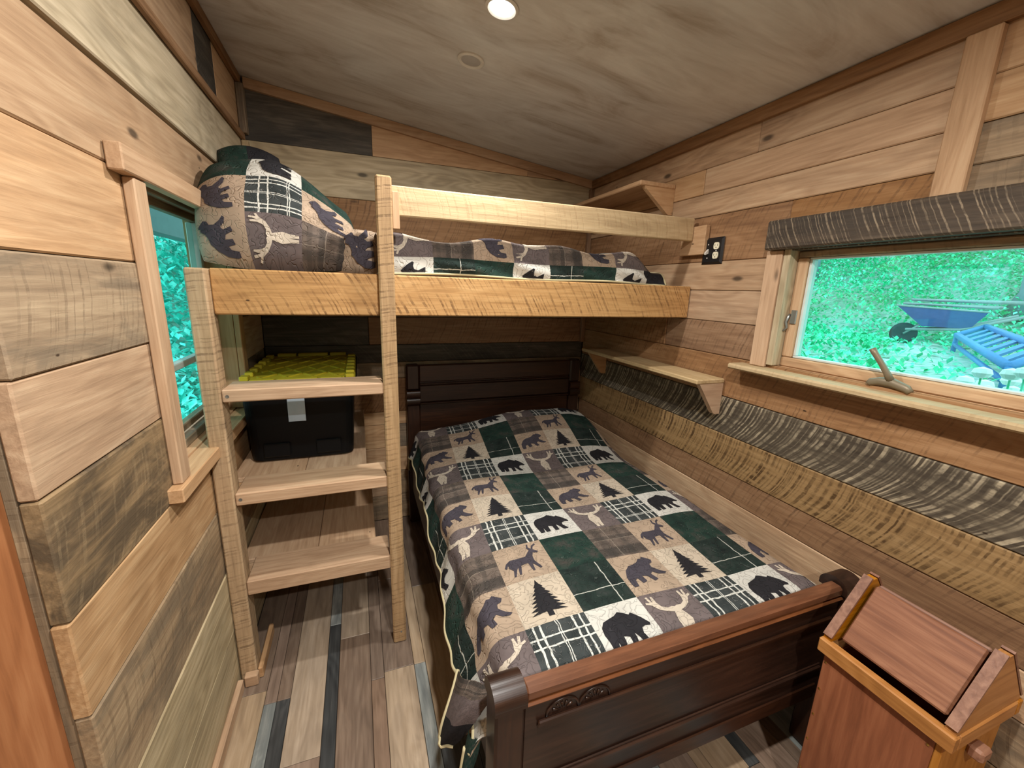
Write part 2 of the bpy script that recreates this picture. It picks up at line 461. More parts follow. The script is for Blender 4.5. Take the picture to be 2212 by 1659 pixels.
F_ = {
    'white': fabric('fabric_white', mottled((188, 186, 178), 0.05)),
    'cream': fabric('fabric_cream', mottled((176, 163, 145), 0.06)),
    'tan': fabric('fabric_tan', mottled((156, 137, 118), 0.07)),
    'mauve': fabric('fabric_mauve_grey', mottled((98, 88, 87), 0.10)),
    'grid': fabric('fabric_dark_plaid', plaid_grid),
    'glo': fabric('fabric_green_low', green_lo),
    'gup': fabric('fabric_green_up', green_up),
    'brown': fabric('fabric_brown_plaid', plaid_brown),
    'dark': fabric('fabric_charcoal', mottled((38, 37, 40), 0.12)),
    'slate': fabric('fabric_slate', mottled((64, 60, 67), 0.10)),
    'bone': fabric('fabric_bone', mottled((184, 172, 156), 0.05)),
    'hem': fabric('fabric_hem', mottled((180, 169, 134), 0.06)),
    'lining': fabric('fabric_lining', mottled((150, 132, 112), 0.06)),
}

# ---- motif outlines in a unit cell, up = +y
BEAR = [(.10,.50),(.12,.62),(.19,.71),(.30,.74),(.42,.77),(.50,.82),(.58,.78),(.66,.72),(.70,.75),(.74,.71),(.82,.62),(.90,.49),(.88,.45),(.80,.47),(.73,.45),(.70,.36),(.77,.22),(.77,.19),(.67,.19),(.61,.33),(.56,.41),(.56,.20),(.47,.19),(.46,.37),(.37,.40),(.36,.20),(.27,.19),(.245,.36),(.23,.20),(.14,.19),(.12,.36)]
BEAR2 = [(.09,.26),(.10,.44),(.18,.60),(.30,.70),(.42,.72),(.52,.76),(.60,.84),(.66,.83),(.70,.88),(.76,.84),(.85,.76),(.82,.69),(.74,.66),(.73,.57),(.83,.46),(.93,.40),(.88,.36),(.76,.38),(.66,.46),(.60,.41),(.66,.27),(.57,.24),(.50,.38),(.40,.41),(.42,.27),(.32,.24),(.28,.38),(.22,.34),(.20,.20),(.11,.19)]
DEER = [(.15,.52),(.10,.42),(.13,.38),(.18,.47),(.18,.38),(.24,.30),(.20,.13),(.24,.13),(.30,.29),(.34,.35),(.31,.15),(.35,.15),(.41,.38),(.55,.40),(.58,.17),(.62,.17),(.63,.37),(.73,.19),(.77,.21),(.69,.43),(.70,.56),(.74,.66),(.83,.63),(.85,.67),(.77,.75),(.80,.83),(.87,.88),(.86,.92),(.78,.87),(.74,.78),(.70,.84),(.72,.93),(.69,.93),(.66,.82),(.69,.75),(.63,.68),(.56,.59),(.40,.585),(.24,.59)]
_h = [(.50,.24),(.485,.05),(.42,.05),(.405,.22),(.37,.36),(.40,.47),(.43,.55),(.33,.58),(.21,.65),(.13,.76),(.05,.80),(.06,.84),(.13,.81),(.11,.93),(.15,.94),(.18,.80),(.21,.93),(.245,.92),(.245,.79),(.28,.70),(.37,.65),(.45,.66),(.50,.64)]
STAG = _h + [(1-x, y) for x, y in reversed(_h[1:-1])]
def _tree():
    L = [(.45,.10),(.45,.20)]
    tiers = 8; side = []
    for i in range(tiers):
        y = .20 + .66*i/tiers; w = .30*(1 - i/tiers)**.85 + .015
        side += [(.5-w-.02*(i % 2), y-.03), (.5-w*.55, y+.045)]
    L += side + [(.5, .93)]
    L += [(1-x, y) for x, y in reversed(side)] + [(.55,.20),(.55,.10)]
    return L
TREE = _tree()
_mot = {}
def motif_tris(key, poly, n=9):
    if key in _mot: return _mot[key]
    bm = bmesh.new(); vv = [bm.verts.new((x, y, 0)) for x, y in poly]
    for tr in tessellate_polygon([[Vector((x, y, 0)) for x, y in poly]]):
        a, b, c = (vv[i] for i in tr)
        if abs((b.co - a.co).cross(c.co - a.co).z) > 1e-9: bm.faces.new((a, b, c))
    for a in range(2):
        for k in range(1, n):
            no = (1, 0, 0) if a == 0 else (0, 1, 0); co = (k/n, k/n, 0)
            bmesh.ops.bisect_plane(bm, geom=bm.verts[:]+bm.edges[:]+bm.faces[:], plane_co=co, plane_no=no, dist=1e-6)
    bm.verts.ensure_lookup_table()
    for i, v in enumerate(bm.verts): v.index = i
    out = ([(v.co.x, v.co.y) for v in bm.verts], [[v.index for v in f.verts] for f in bm.faces])
    bm.normal_update()
    if sum(1 for f in bm.faces if f.normal.z > 0) < len(bm.faces)/2: out = (out[0], [f[::-1] for f in out[1]])
    bm.free(); _mot[key] = out
    return out

KINDS = {  # patch kind -> (background fabric, motif, motif fabric)
    'stag': ('mauve', ('stag', STAG), 'bone'), 'grid': ('grid', None, None), 'wbear': ('white', ('bear', BEAR), 'dark'),
    'tbear': ('tan', ('bear2', BEAR2), 'slate'), 'tree': ('cream', ('tree', TREE), 'dark'), 'glo': ('glo', None, None),
    'brown': ('brown', None, None), 'deer': ('tan', ('deer', DEER), 'slate'), 'gup': ('gup', None, None), 'dark': ('dark', None, None)}
PATTERN = [['stag', 'grid', 'wbear'], ['tbear', 'tree', 'glo'], ['brown', 'deer', 'gup']]

def snormal(S, u, v, e=0.002):
    a = np.array(S(u+e, v)) - np.array(S(u-e, v)); b = np.array(S(u, v+e)) - np.array(S(u, v-e))
    n = np.cross(a, b); l = np.linalg.norm(n)
    return n/l if l > 1e-12 else np.array((0, 0, 1.0))

def patch(S, u0, u1, v0, v1, kind, parent, n=10, rot=0, ulo=None, uhi=None, vlo=None, vhi=None, lift=0.0016):
    """one quilt patch on surface S over the cell (u0..u1, v0..v1), clipped to ulo(v)..uhi(v), vlo(u)..vhi(u)"""
    bgm, mot, mfab = KINDS[kind]
    V = []; Q = []; Cc = []
    for j in range(n+1):
        for i in range(n+1):
            v = v0 + (v1-v0)*j/n
            if vlo is not None: v = max(v, vlo)
            if vhi is not None: v = min(v, vhi)
            a = u0 if ulo is None else max(u0, ulo(v)); b = u1 if uhi is None else min(u1, uhi(v))
            u = a + (b-a)*i/n
            V.append(S(u, v)); Q.append((u, v)); Cc.append(((u-u0)/(u1-u0), (v-v0)/(v1-v0)))
    if rot: Cc = [(y, 1-x) for x, y in Cc]
    F = [[j*(n+1)+i, j*(n+1)+i+1, (j+1)*(n+1)+i+1, (j+1)*(n+1)+i] for j in range(n) for i in range(n)]
    o = mesh('patch', V, F, F_[bgm], parent, smooth=True, uv={'quilt': Q, 'cell': Cc})
    if mot is None: return o
    pts, tris = motif_tris(*mot)
    V = []; Q = []; keep = {}
    ok = []
    for x, y in pts:
        if rot: cx, cy = 1-y, x
        else: cx, cy = x, y
        u = u0 + (u1-u0)*cx; v = v0 + (v1-v0)*cy
        inside = True
        if vlo is not None and v < vlo: inside = False
        if vhi is not None and v > vhi: inside = False
        if ulo is not None and u < ulo(v): inside = False
        if uhi is not None and u > uhi(v): inside = False
        ok.append(inside)
        nn = snormal(S, u, v); p = np.array(S(u, v)) + nn*lift
        V.append(p); Q.append((u, v))
    F = [t for t in tris if all(ok[i] for i in t)]
    if F:
        used = sorted({i for t in F for i in t}); mp = {i: k for k, i in enumerate(used)}
        mesh('motif', [V[i] for i in used], [[mp[i] for i in t] for t in F], F_[mfab], o, smooth=True,
             uv={'quilt': [Q[i] for i in used], 'cell': [Q[i] for i in used]})
    return o

# ------------------------------------------------------------------ room shell
XR, YB, YR, XL = 2.0, 2.60, -1.7, -0.95       # right wall face, back wall face, rear wall, hall side wall
def zc(x): return 2.485 - 0.1275*x            # sloped ceiling
WY0 = 0.83                                    # near end of the left wall

# floor: base + strips
floor = boxes_mesh('floor', [((XL, YR, -0.08), (2.12, 2.72, -0.008))], M_WALL, origin=(0.5, 0.5, 0))
tag(floor, 'mixed grey and brown plank floor of narrow and wide strips', 'floor', kind='structure')
x = -0.93; k = 0
fr = random.Random(3)
order = [0, 2, 0, 1, 4, 3, 0, 1, 2, 0, 4, 1, 3, 0]
edges = [0.0, 0.10, 0.142, 0.188, 0.308, 0.354, 0.475, 0.525, 0.643, 0.689]
e = [-0.93, -0.81, -0.765, -0.645, -0.60, -0.48, -0.435, -0.315, -0.27, -0.15, -0.10] + edges
while e[-1] < 2.0 - 0.05:
    e.append(e[-1] + (0.12 if len(e) % 2 == 1 else 0.047))
e[-1] = 2.02
special = {0.10: [(1.44, 2), (2.6, 4)], 0.142: [(1.44, 3), (2.6, 1)], 0.188: [(1.19, 4), (2.6, 0)], 0.308: [(1.757, 3), (2.6, 2)],
           0.354: [(1.663, 1), (2.2, 0), (2.6, 4)], 0.475: [(1.417, 4), (2.6, 1)], 0.525: [(1.44, 0), (2.0, 1), (2.6, 4)], 0.643: [(1.02, 3), (1.437, 2), (2.6, 0)],
           0.689: [(1.10, 3), (1.9, 0), (2.6, 1)], 0.0: [(1.5, 0), (2.6, 1)]}
for i in range(len(e)-1):
    x0, x1 = e[i], e[i+1]
    y = YR + 0.02; segs = []
    sp = special.get(round(x0, 3))
    if sp:
        segs = [(y, sp[0][0] - 0.75, fr.randrange(5))]; y = sp[0][0]-0.75
        for yy, m in sp: segs.append((y, yy, m)); y = yy
    else:
        while y < YB:
            y2 = min(YB, y + fr.uniform(0.55, 1.25)); segs.append((y, y2, fr.randrange(5))); y = y2
    for a, b, m in segs:
        if x1 <= 0.0 and b > WY0 + 0.04:
            b = WY0 + 0.04
            if a > b - 0.02: continue
        board('plank', (x0+0.0008, a+0.0008, -0.008), (x1-0.0008, b-0.0008, fr.uniform(-0.0004, 0.0)), W_FL[m], floor, 'y', 'z', 0.0012)

def rows_wall(name, rows, plane, kind):
    pass

# left wall
wall_left = boxes_mesh('wall_left', [((-0.13, WY0+0.03, 0), (-0.030, 1.32, 2.60)), ((-0.13, 2.08, 0), (-0.030, 2.72, 2.60)),
                                     ((-0.13, 1.32, 0), (-0.030, 2.08, 0.955)), ((-0.13, 1.32, 1.80), (-0.030, 2.08, 2.60))], M_WALL, origin=(0, 1.7, 0))
tag(wall_left, 'left wall of wide reclaimed boards with a narrow tall window', 'wall', kind='structure')
pr = random.Random(11)
LROWS = [(0.0, 0.24, W_OLIVE), (0.24, 0.476, W_OLIVE), (0.476, 0.722, W_GREY), (0.722, 0.925, W_NAT), (0.925, 1.16, W_MUD), (1.16, 1.36, W_NAT),
         (1.36, 1.556, W_GREY), (1.556, 1.765, W_NAT), (1.765, 1.967, W_NAT), (1.980, 2.205, W_OLIVE)]
for z0, z1, m in LROWS:
    segs = [(WY0, YB)]
    if z1 > 0.96 and z0 < 1.75: segs = [(WY0, 1.315), (2.085, YB)]
    elif z1 > 0.94 and z0 < 0.96: segs = [(WY0, YB)]
    for a, b in segs:
        d = pr.uniform(-0.003, 0.001)
        zz1 = z1 if not (z0 < 0.94 < z1 and False) else z1
        board('plank', (-0.030, a + pr.uniform(-0.004, 0.004), z0+0.001), (d, b, zz1-0.001), m, wall_left, 'y', 'x', 0.0035)
for a, b, m in ((WY0, 1.55, W_OLIVE), (1.55, 2.0, W_NAT), (2.0, 2.22, W_DGREY), (2.22, YB, W_TAN)):
    board('plank', (-0.030, a+0.001, 2.206), (-0.002, b-0.001, 2.50), m, wall_left, 'y', 'x', 0.003)
trim = board('trim_1', (0.0, WY0, 2.198), (0.018, 2.58, 2.226), W_TRIM, None, 'y', 'x')
tag(trim, 'brown batten strip running along the left wall below the ceiling', 'trim', kind='structure')
trim = board('trim_2', (0.0, WY0, 2.445), (0.022, 2.58, 2.481), W_TRIM, None, 'y', 'x')
tag(trim, 'brown trim strip where left wall meets ceiling', 'trim', kind='structure')
trim = board('trim_3', (0.0, 2.555, 2.227), (0.032, 2.60, 2.444), W_GREY, None, 'z', 'x')
tag(trim, 'short upright corner trim in the high left back corner', 'trim', kind='structure')
trim = board('trim_4', (0.0, 2.565, 1.57), (0.03, 2.60, 2.197), W_PALE, None, 'z', 'x')
tag(trim, 'pale upright corner strip behind the upper pillows', 'trim', kind='structure')

# back wall
wall_back = boxes_mesh('wall_back', [((-0.13, YB+0.025, 0), (2.12, 2.72, 2.60))], M_WALL, origin=(1, 2.65, 0))
tag(wall_back, 'back wall of mixed reclaimed boards behind the beds', 'wall', kind='structure')
BROWS = [(0, 0.17, [(2.0, W_GREY)]), (0.17, 0.34, [(0.7, W_NAT), (2.0, W_GREY)]), (0.34, 0.505, [(2.0, W_NAT)]), (0.505, 0.66, [(0.62, W_NAT), (2.0, W_GREY)]),
         (0.66, 0.745, [(2.0, W_NAT)]), (0.745, 0.96, [(2.0, W_SAWB)]), (0.96, 1.06, [(2.0, W_GREY)]), (1.06, 1.17, [(2.0, W_DGREY)]), (1.17, 1.335, [(0.55, W_DGREY), (2.0, W_SAWB)]),
         (1.335, 1.53, [(2.0, W_GREY)]), (1.53, 1.75, [(2.0, W_SAWB)]), (1.75, 1.978, [(2.0, W_SAWB)]), (1.978, 2.208, [(2.0, W_OLIVE)]),
         (2.208, 2.50, [(0.614, W_DGREY), (1.532, W_TAN), (2.0, W_NAT)])]
for z0, z1, segs in BROWS:
    a = 0.0
    for b, m in segs:
        if z1 > 2.4:     # top row follows the sloped ceiling
            poly = [(a+0.001, z0+0.001), (b-0.001, z0+0.001), (b-0.001, zc(b)-0.004), (a+0.001, zc(a)-0.004)]
            prism('plank', poly, 'y', YB, YB+0.025, m, wall_back)
        else:
            board('plank', (a+0.001, YB+pr.uniform(-0.003, 0.002), z0+0.001), (b-0.001, YB+0.025, z1-0.001), m, wall_back, 'x', 'y', 0.003)
        a = b
o = prism('trim_5', [(0.03, zc(0.03)-0.048), (2.0, zc(2.0)-0.05), (2.0, zc(2.0)-0.002), (0.03, zc(0.03)-0.002)], 'y', YB-0.020, YB, W_TAN)
tag(o, 'tan trim strip sloping down where back wall meets ceiling', 'trim', kind='structure')

# right wall
wall_right = boxes_mesh('wall_right', [((2.025, YR, 0), (2.12, 0.06, 2.40)), ((2.025, 1.155, 0), (2.12, 2.72, 2.40)),
                                       ((2.025, 0.06, 0), (2.12, 1.155, 1.245)), ((2.025, 0.06, 1.71), (2.12, 1.155, 2.40))], M_WALL, origin=(2.05, 1, 0))
tag(wall_right, 'right wall of reclaimed boards with curved saw marks around a wide window', 'wall', kind='structure')
RR = [(0, 0.16, W_GREY, ()), (0.16, 0.34, W_SAW, ()), (0.34, 0.50, W_GREY, (1.2,)), (0.50, 0.635, W_NAT, ()), (0.635, 0.753, W_SAWB, ()), (0.753, 0.920, W_SAW, ()),
      (0.920, 1.085, W_SAWD, ()), (1.085, 1.262, W_SAWB, ()), (1.262, 1.406, W_SAWB, (1.75,)), (1.406, 1.542, W_NAT, ()), (1.542, 1.668, W_NAT, (2.0,)),
      (1.668, 1.866, W_SAWB, ()), (1.866, 1.964, W_NAT, ()), (1.964, 2.072, W_TAN, (1.605,)), (2.072, 2.215, W_NAT, (1.345,))]
for z0, z1, m, joints in RR:
    segs = []; lo = YR + 0.02; ys = [lo] + sorted(joints) + [YB]
    spans = [(ys[i], ys[i+1]) for i in range(len(ys)-1)]
    for a, b in spans:
        if abs(z0 - 1.668) < 1e-3:
            segs += [(a, 0.05), (1.165, b)]
        elif z1 > 1.27 and z0 < 1.70:
            if a < 0.05: segs.append((a, 0.05))
            if b > 1.165: segs.append((max(a, 1.165), b))
        elif z0 > 1.7 and a < 0.7 < b: segs += [(a, 0.716), (0.716, b)]
        else: segs.append((a, b))
    for j, (a, b) in enumerate(segs):
        mm = m
        if z0 > 1.70 and b < 0.75: mm = W_GREY if z0 < 1.87 else W_NAT
        board('plank', (XR + pr.uniform(-0.002, 0.003), a+0.001, z0+0.001), (XR+0.025, b-0.001, z1-0.001), mm, wall_right, 'y', 'x', 0.003)
for a, b in ((0.05, 0.716), (0.716, 1.165)):
    board('plank', (XR, a+0.001, 1.7105), (XR+0.025, b-0.001, 1.865), W_SAWB if a > 0.5 else W_GREY, wall_right, 'y', 'x', 0.003)
o = board('trim_6', (XR-0.02, YR+0.02, 2.178), (XR, 2.58, 2.228), W_TRIM, None, 'y', 'x')
tag(o, 'brown trim strip where right wall meets ceiling', 'trim', kind='structure')
o = board('trim_7', (XR-0.022, 0.683, 1.797), (XR, 0.752, 2.177), W_TAN, None, 'z', 'x')
tag(o, 'upright tan batten between the grey window header and ceiling', 'trim', kind='structure')
o = board('trim_8', (XR-0.028, 2.572, 1.17), (XR, 2.60, 2.177), W_TRIM, None, 'z', 'x')
tag(o, 'thin upright strip in the right back corner', 'trim', kind='structure')

# ceiling
def ceil_slab(name, x0, x1, y0, y1):
    V = []
    for x in (x0, x1):
        for y in (y0, y1):
            for dz in (0, 0.04): V.append((x, y, zc(x)+dz))
    F = [[0, 1, 3, 2], [4, 6, 7, 5], [0, 4, 5, 1], [2, 3, 7, 6], [0, 2, 6, 4], [1, 5, 7, 3]]
    return mesh(name, V, F, CEIL, None, origin=((x0+x1)/2, (y0+y1)/2, zc((x0+x1)/2)))
ceiling = ceil_slab('ceiling', XL-0.1, 2.13, YR-0.1, 2.73)
tag(ceiling, 'sloped pale plywood ceiling with blotchy veneer grain', 'ceiling', kind='structure')

# the rest of the cabin behind the camera
o = boxes_mesh('wall_rear', [((XL, YR-0.1, 0), (2.12, YR, 2.7))], W_NAT, origin=(0.5, YR, 0)); tag(o, 'plain wood wall behind the viewpoint', 'wall', kind='structure')
o = boxes_mesh('wall_side', [((XL-0.1, YR, 0), (XL, 1.0, 2.75))], W_NAT, origin=(XL, 0, 0)); tag(o, 'plain wood side wall of the entry', 'wall', kind='structure')
dw = boxes_mesh('wall_entry', [((XL, WY0+0.06, 0), (-0.13, WY0+0.12, 2.75)), ((XL, WY0+0.02, 2.04), (-0.05, WY0+0.06, 2.75))], W_GREY, origin=(-0.5, 0.9, 0)); tag(dw, 'wall above the orange varnished entry door', 'wall', kind='structure')
d1 = board('door_1', (XL+0.01, WY0+0.018, 0.01), (-0.050, WY0+0.058, 2.03), W_DOOR, None, 'z', 'y', 0.004)
tag(d1, 'orange varnished wood door beside the end of the left wall', 'door', kind='structure')
jb = board('trim_9', (-0.048, WY0+0.006, 0.0), (-0.032, WY0+0.06, 2.44), W_GREY, None, 'z', 'x', 0.002)
tag(jb, 'thin grey jamb strip between wall end and orange door', 'trim', kind='structure')

# baseboards
o = board('baseboard_left', (0.0, WY0, 0.0), (0.020, 1.535, 0.048), W_TAN, None, 'y', 'x', 0.004)
tag(o, 'low pale wood baseboard strip along the left wall', 'baseboard', kind='structure')
o = board('baseboard_post', (0.020, 1.535, 0.0), (0.066, 1.564, 0.048), W_TAN, None, 'x', 'y', 0.004)
tag(o, 'short mitred baseboard block in front of the ladder post', 'baseboard', kind='structure')
o = board('baseboard_side', (0.060, 1.566, 0.0), (0.078, 1.80, 0.048), W_TAN, None, 'y', 'x', 0.004)
tag(o, 'short baseboard strip along the ladder post side', 'baseboard', kind='structure')

# ------------------------------------------------------------------ window 1 (left wall)
w1 = empty('window_1', (0, 1.70, 0.92), 'narrow left window with tan casing and foliage outside', 'window', kind='structure')
board('head_casing', (0.0, 1.225, 1.750), (0.032, 2.16, 1.808), W_TAN, w1, 'y', 'x')
board('side_casing', (0.0, 1.283, 0.972), (0.024, 1.345, 1.749), W_TAN, w1, 'z', 'x')
board('side_casing', (0.0, 2.055, 0.972), (0.024, 2.115, 1.749), W_TAN, w1, 'z', 'x')
board('sill', (-0.03, 1.250, 0.930), (0.034, 2.15, 0.971), W_TAN, w1, 'y', 'z')
for a in ((1.3215, 1.345), (2.055, 2.0785)):
    board('jamb', (-0.13, a[0], 0.975), (-0.001, a[1], 1.749), W_TAN, w1, 'z', 'y', 0.001)
board('head_jamb', (-0.13, 1.345, 1.784), (-0.031, 2.055, 1.799), M_OFFGREY, w1, 'y', 'z', 0.001)
board('bottom_jamb', (-0.13, 1.345, 0.957), (-0.031, 2.055, 0.975), W_TAN, w1, 'y', 'z', 0.001)
for z0, z1, x0 in ((1.760, 1.783, -0.045), (1.737, 1.7835, -0.0755), (0.976, 1.005, -0.055), (1.006, 1.03, -0.085)):
    board('sash_rail', (x0-0.03, 1.346, z0), (x0, 2.054, z1), W_TRIM if z0 > 1.3 else W_GREY, w1, 'y', 'x', 0.003)
board('check_rail', (-0.105, 1.372, 1.222), (-0.075, 2.028, 1.245), M_SASHW, w1, 'y', 'x', 0.003)
for a in ((1.346, 1.371), (2.029, 2.054)):
    board('sash_stile', (-0.115, a[0], 1.031), (-0.075, a[1], 1.736), M_SASHW, w1, 'z', 'x', 0.003)
board('pane', (-0.098, 1.372, 1.031), (-0.094, 2.028, 1.221), GLASS, w1, 'y', 'x', 0.0005)
board('pane', (-0.098, 1.372, 1.246), (-0.094, 2.028, 1.736), GLASS, w1, 'y', 'x', 0.0005)

# ------------------------------------------------------------------ window 2 (right wall)
w2 = empty('window_2', (2.0, 0.60, 1.24), 'wide low awning window with weathered grey header above the bed', 'window', kind='structure')
h = board('header', (1.952, -0.02, 1.692), (XR, 1.212, 1.796), W_BEAM, w2, 'y', 'x', 0.006)
h['label'] = 'thick dark grey weathered header board'
board('side_casing', (1.984, 1.157, 1.251), (XR, 1.222, 1.691), W_TAN, w2, 'z', 'x')
board('side_casing', (1.984, -0.01, 1.251), (XR, 0.055, 1.691), W_TAN, w2, 'z', 'x')
board('sill', (1.925, -0.06, 1.228), (2.024, 1.275, 1.250), W_PALE, w2, 'y', 'z', 0.006)
board('jamb', (1.990, 1.128, 1.262), (2.12, 1.154, 1.706), W_OLIVE, w2, 'z', 'y', 0.002)
board('jamb', (1.990, 0.062, 1.262), (2.12, 0.085, 1.706), W_OLIVE, w2, 'z', 'y', 0.002)
board('head_jamb', (1.992, 0.085, 1.688), (2.12, 1.128, 1.708), W_BEAM, w2, 'y', 'z', 0.002)
board('bottom_jamb', (2.025, 0.062, 1.247), (2.12, 1.153, 1.261), W_TAN, w2, 'y', 'z', 0.002)
board('sash_rail', (2.03, 0.086, 1.262), (2.075, 1.127, 1.298), W_NAT, w2, 'y', 'x', 0.004)
board('sash_rail', (2.03, 0.086, 1.664), (2.075, 1.127, 1.687), W_GREY, w2, 'y', 'x', 0.004)
board('sash_stile', (2.03, 1.088, 1.299), (2.075, 1.127, 1.663), W_TAN, w2, 'z', 'x', 0.004)
board('sash_stile', (2.03, 0.086, 1.299), (2.075, 0.12, 1.663), W_TAN, w2, 'z', 'x', 0.004)
for z0, z1 in ((1.299, 1.306), (1.656, 1.663)):
    board('glazing_bead', (2.04, 0.12, z0), (2.07, 1.088, z1), M_SASHW, w2, 'y', 'x', 0.001)
for y0, y1 in ((0.12, 0.127), (1.078, 1.087)):
    board('glazing_bead', (2.04, y0, 1.3065), (2.07, y1, 1.6555), M_SASHW, w2, 'z', 'x', 0.001)
board('pane', (2.053, 0.128, 1.307), (2.058, 1.077, 1.655), GLASS, w2, 'y', 'x', 0.0005)
# crank operator on the sash rail
cr = mesh('crank_base', *tube_vf([(2.000, 0.805, 1.262), (2.004, 0.80, 1.270), (2.004, 0.775, 1.277), (2.004, 0.745, 1.279), (2.004, 0.705, 1.268), (2.002, 0.695, 1.260)], [0.008, 0.011, 0.013, 0.015, 0.012, 0.009], 10), M_NICKEL, w2, smooth=True)
mesh('crank_arm', *tube_vf([(2.000, 0.748, 1.285), (1.992, 0.756, 1.305), (1.982, 0.772, 1.335), (1.976, 0.790, 1.362), (1.974, 0.799, 1.376)], [0.011, 0.009, 0.008, 0.0085, 0.0095], 10), M_NICKEL, cr, smooth=True)
mesh('latch', *tube_vf([(2.028, 1.118, 1.46), (2.022, 1.118, 1.45), (2.018, 1.122, 1.43), (2.022, 1.118, 1.41), (2.016, 1.126, 1.395)], [0.004, 0.005, 0.005, 0.004, 0.003], 8), M_STEEL, w2, smooth=True)
board('latch_plate', (2.024, 1.092, 1.425), (2.0298, 1.112, 1.475), M_STEEL, w2, 'z', 'x', 0.001)

# ------------------------------------------------------------------ ceiling lamps
NRM = Vector((-0.1275, 0, -1)).normalized()       # pointing down, out of the sloped ceiling
def downlight(x, y, label, lit=True, k=1.0):
    c = Vector((x, y, zc(x)))
    o = empty('recessed_light', c, label, 'ceiling light', 'recessed ceiling lights')
    lathe('trim_ring', [(0.050, 0.0), (0.052, 0.004), (0.044, 0.008), (0.038, 0.004), (0.036, 0.001)], c, NRM, M_WHITE, o, 32)
    lathe('lens', [(0.036, 0.001), (0.036, 0.004), (0.001, 0.0045)], c, NRM, M_LENS if lit else M_OFFGREY, o, 32)
    if lit:
        ld = bpy.data.lights.new('bulb', 'AREA'); ld.shape = 'DISK'; ld.size = 0.075; ld.energy = LAMP_W*k; ld.color = LAMP_COL
        lo = bpy.data.objects.new('bulb', ld); COL.objects.link(lo); lo.parent = o
        lo.matrix_local = Matrix.Translation(NRM * 0.012) @ NRM.to_track_quat('-Z', 'Y').to_matrix().to_4x4()
    return o
downlight(0.96, 1.42, 'lit recessed ceiling light in front of the upper bunk', k=0.48)
downlight(0.80, 0.25, 'lit recessed ceiling light above the foot of the bed')
downlight(0.80, -0.90, 'lit recessed ceiling light at the far end from the beds')
c = Vector((0.948, 1.752, zc(0.948)))
o = empty('ceiling_disc', c, 'small unlit white round ceiling disc beside the lit lamp', 'ceiling vent')
lathe('rim', [(0.050, 0.0), (0.051, 0.006), (0.045, 0.010), (0.037, 0.006), (0.036, 0.002)], c, NRM, M_WHITE, o, 32)
lathe('center', [(0.036, 0.0), (0.036, 0.004), (0.02, 0.0055), (0.001, 0.006)], c, NRM, M_OFFGREY, o, 32)

# ------------------------------------------------------------------ built-in bunk
bk = empty('bunk_bed', (1.0, 1.62, 0.0), 'built-in upper bunk of rough-sawn boards with ladder steps', 'bunk bed')
board('front_board', (0.059, 1.607, 1.411), (1.998, 1.645, 1.558), W_BUNK, bk, 'x', 'y', 0.004)
board('post', (0.003, 1.566, 0.0), (0.058, 1.645, 1.556), W_POST, bk, 'z', 'y', 0.005)
board('post', (0.573, 1.566, 0.0), (0.627, 1.606, 1.882), W_POST, bk, 'z', 'y', 0.006)
board('guard_rail', (0.585, 1.6065, 1.762), (1.974, 1.632, 1.862), W_PALE, bk, 'x', 'y', 0.004)
board('rail_block', (0.628, 1.586, 1.715), (0.652, 1.606, 1.838), W_TAN, bk, 'z', 'y', 0.002)
board('rail_cleat', (1.975, 1.535, 1.700), (1.999, 1.685, 1.826), W_TAN, bk, 'y', 'x', 0.002)
for zt, th, dpt in ((1.166, 0.044, 0.135), (0.789, 0.047, 0.150), (0.434, 0.085, 0.160)):
    board('step', (0.059, 1.570, zt-min(th, 0.06)), (0.5725, 1.570+dpt, zt), W_TAN, bk, 'x', 'z', 0.004)
for i in range(9):
    y0 = 1.647 + i*0.105
    board('slat', (0.01, y0, 1.515), (1.995, y0+0.095, 1.533), W_NAT, bk, 'x', 'z', 0.002)
board('back_ledger', (0.01, 2.565, 1.42), (1.995, 2.599, 1.5145), W_GREY, bk, 'x', 'y', 0.003)
for yy in (1.571,):
    for zz in (1.143, 0.766):
        lathe('screw', [(0.006, 0), (0.006, 0.0015), (0.001, 0.001)], (0.075, 1.5705, zz), (0, -1, 0), M_STEEL, bk, 10)
lathe('screw', [(0.004, 0), (0.004, 0.002), (0.001, 0.002)], (0.606, 1.5665, 0.055), (0, -1, 0), M_STEEL, bk, 10)

# storage shelves under the bunk
for zt, x1, lab, jx in ((0.772, 0.50, 'upper plank storage shelf under the bunk carrying the tote', 0.262), (0.412, 0.522, 'lower empty plank storage shelf under the bunk', 0.286)):
    sh = empty('storage_shelf', (0.26, 2.15, zt-0.02), lab, 'shelf', 'plank shelves under the bunk')
    board('plank', (0.006, 1.748, zt-0.02), (jx-0.001, 2.595, zt), W_TAN, sh, 'y', 'z', 0.003)
    board('plank', (jx+0.001, 1.748, zt-0.02), (x1, 2.595, zt), W_TAN, sh, 'y', 'z', 0.003)
    board('cleat', (0.003, 1.75, zt-0.075), (0.024, 2.595, zt-0.0205), W_TAN, sh, 'y', 'x', 0.002)
    board('cleat', (0.026, 2.575, zt-0.075), (x1, 2.598, zt-0.0205), W_TAN, sh, 'x', 'y', 0.002)
    board('cleat', (0.026, 1.75, zt-0.06), (x1, 1.77, zt-0.0205), W_TAN, sh, 'x', 'y', 0.002)

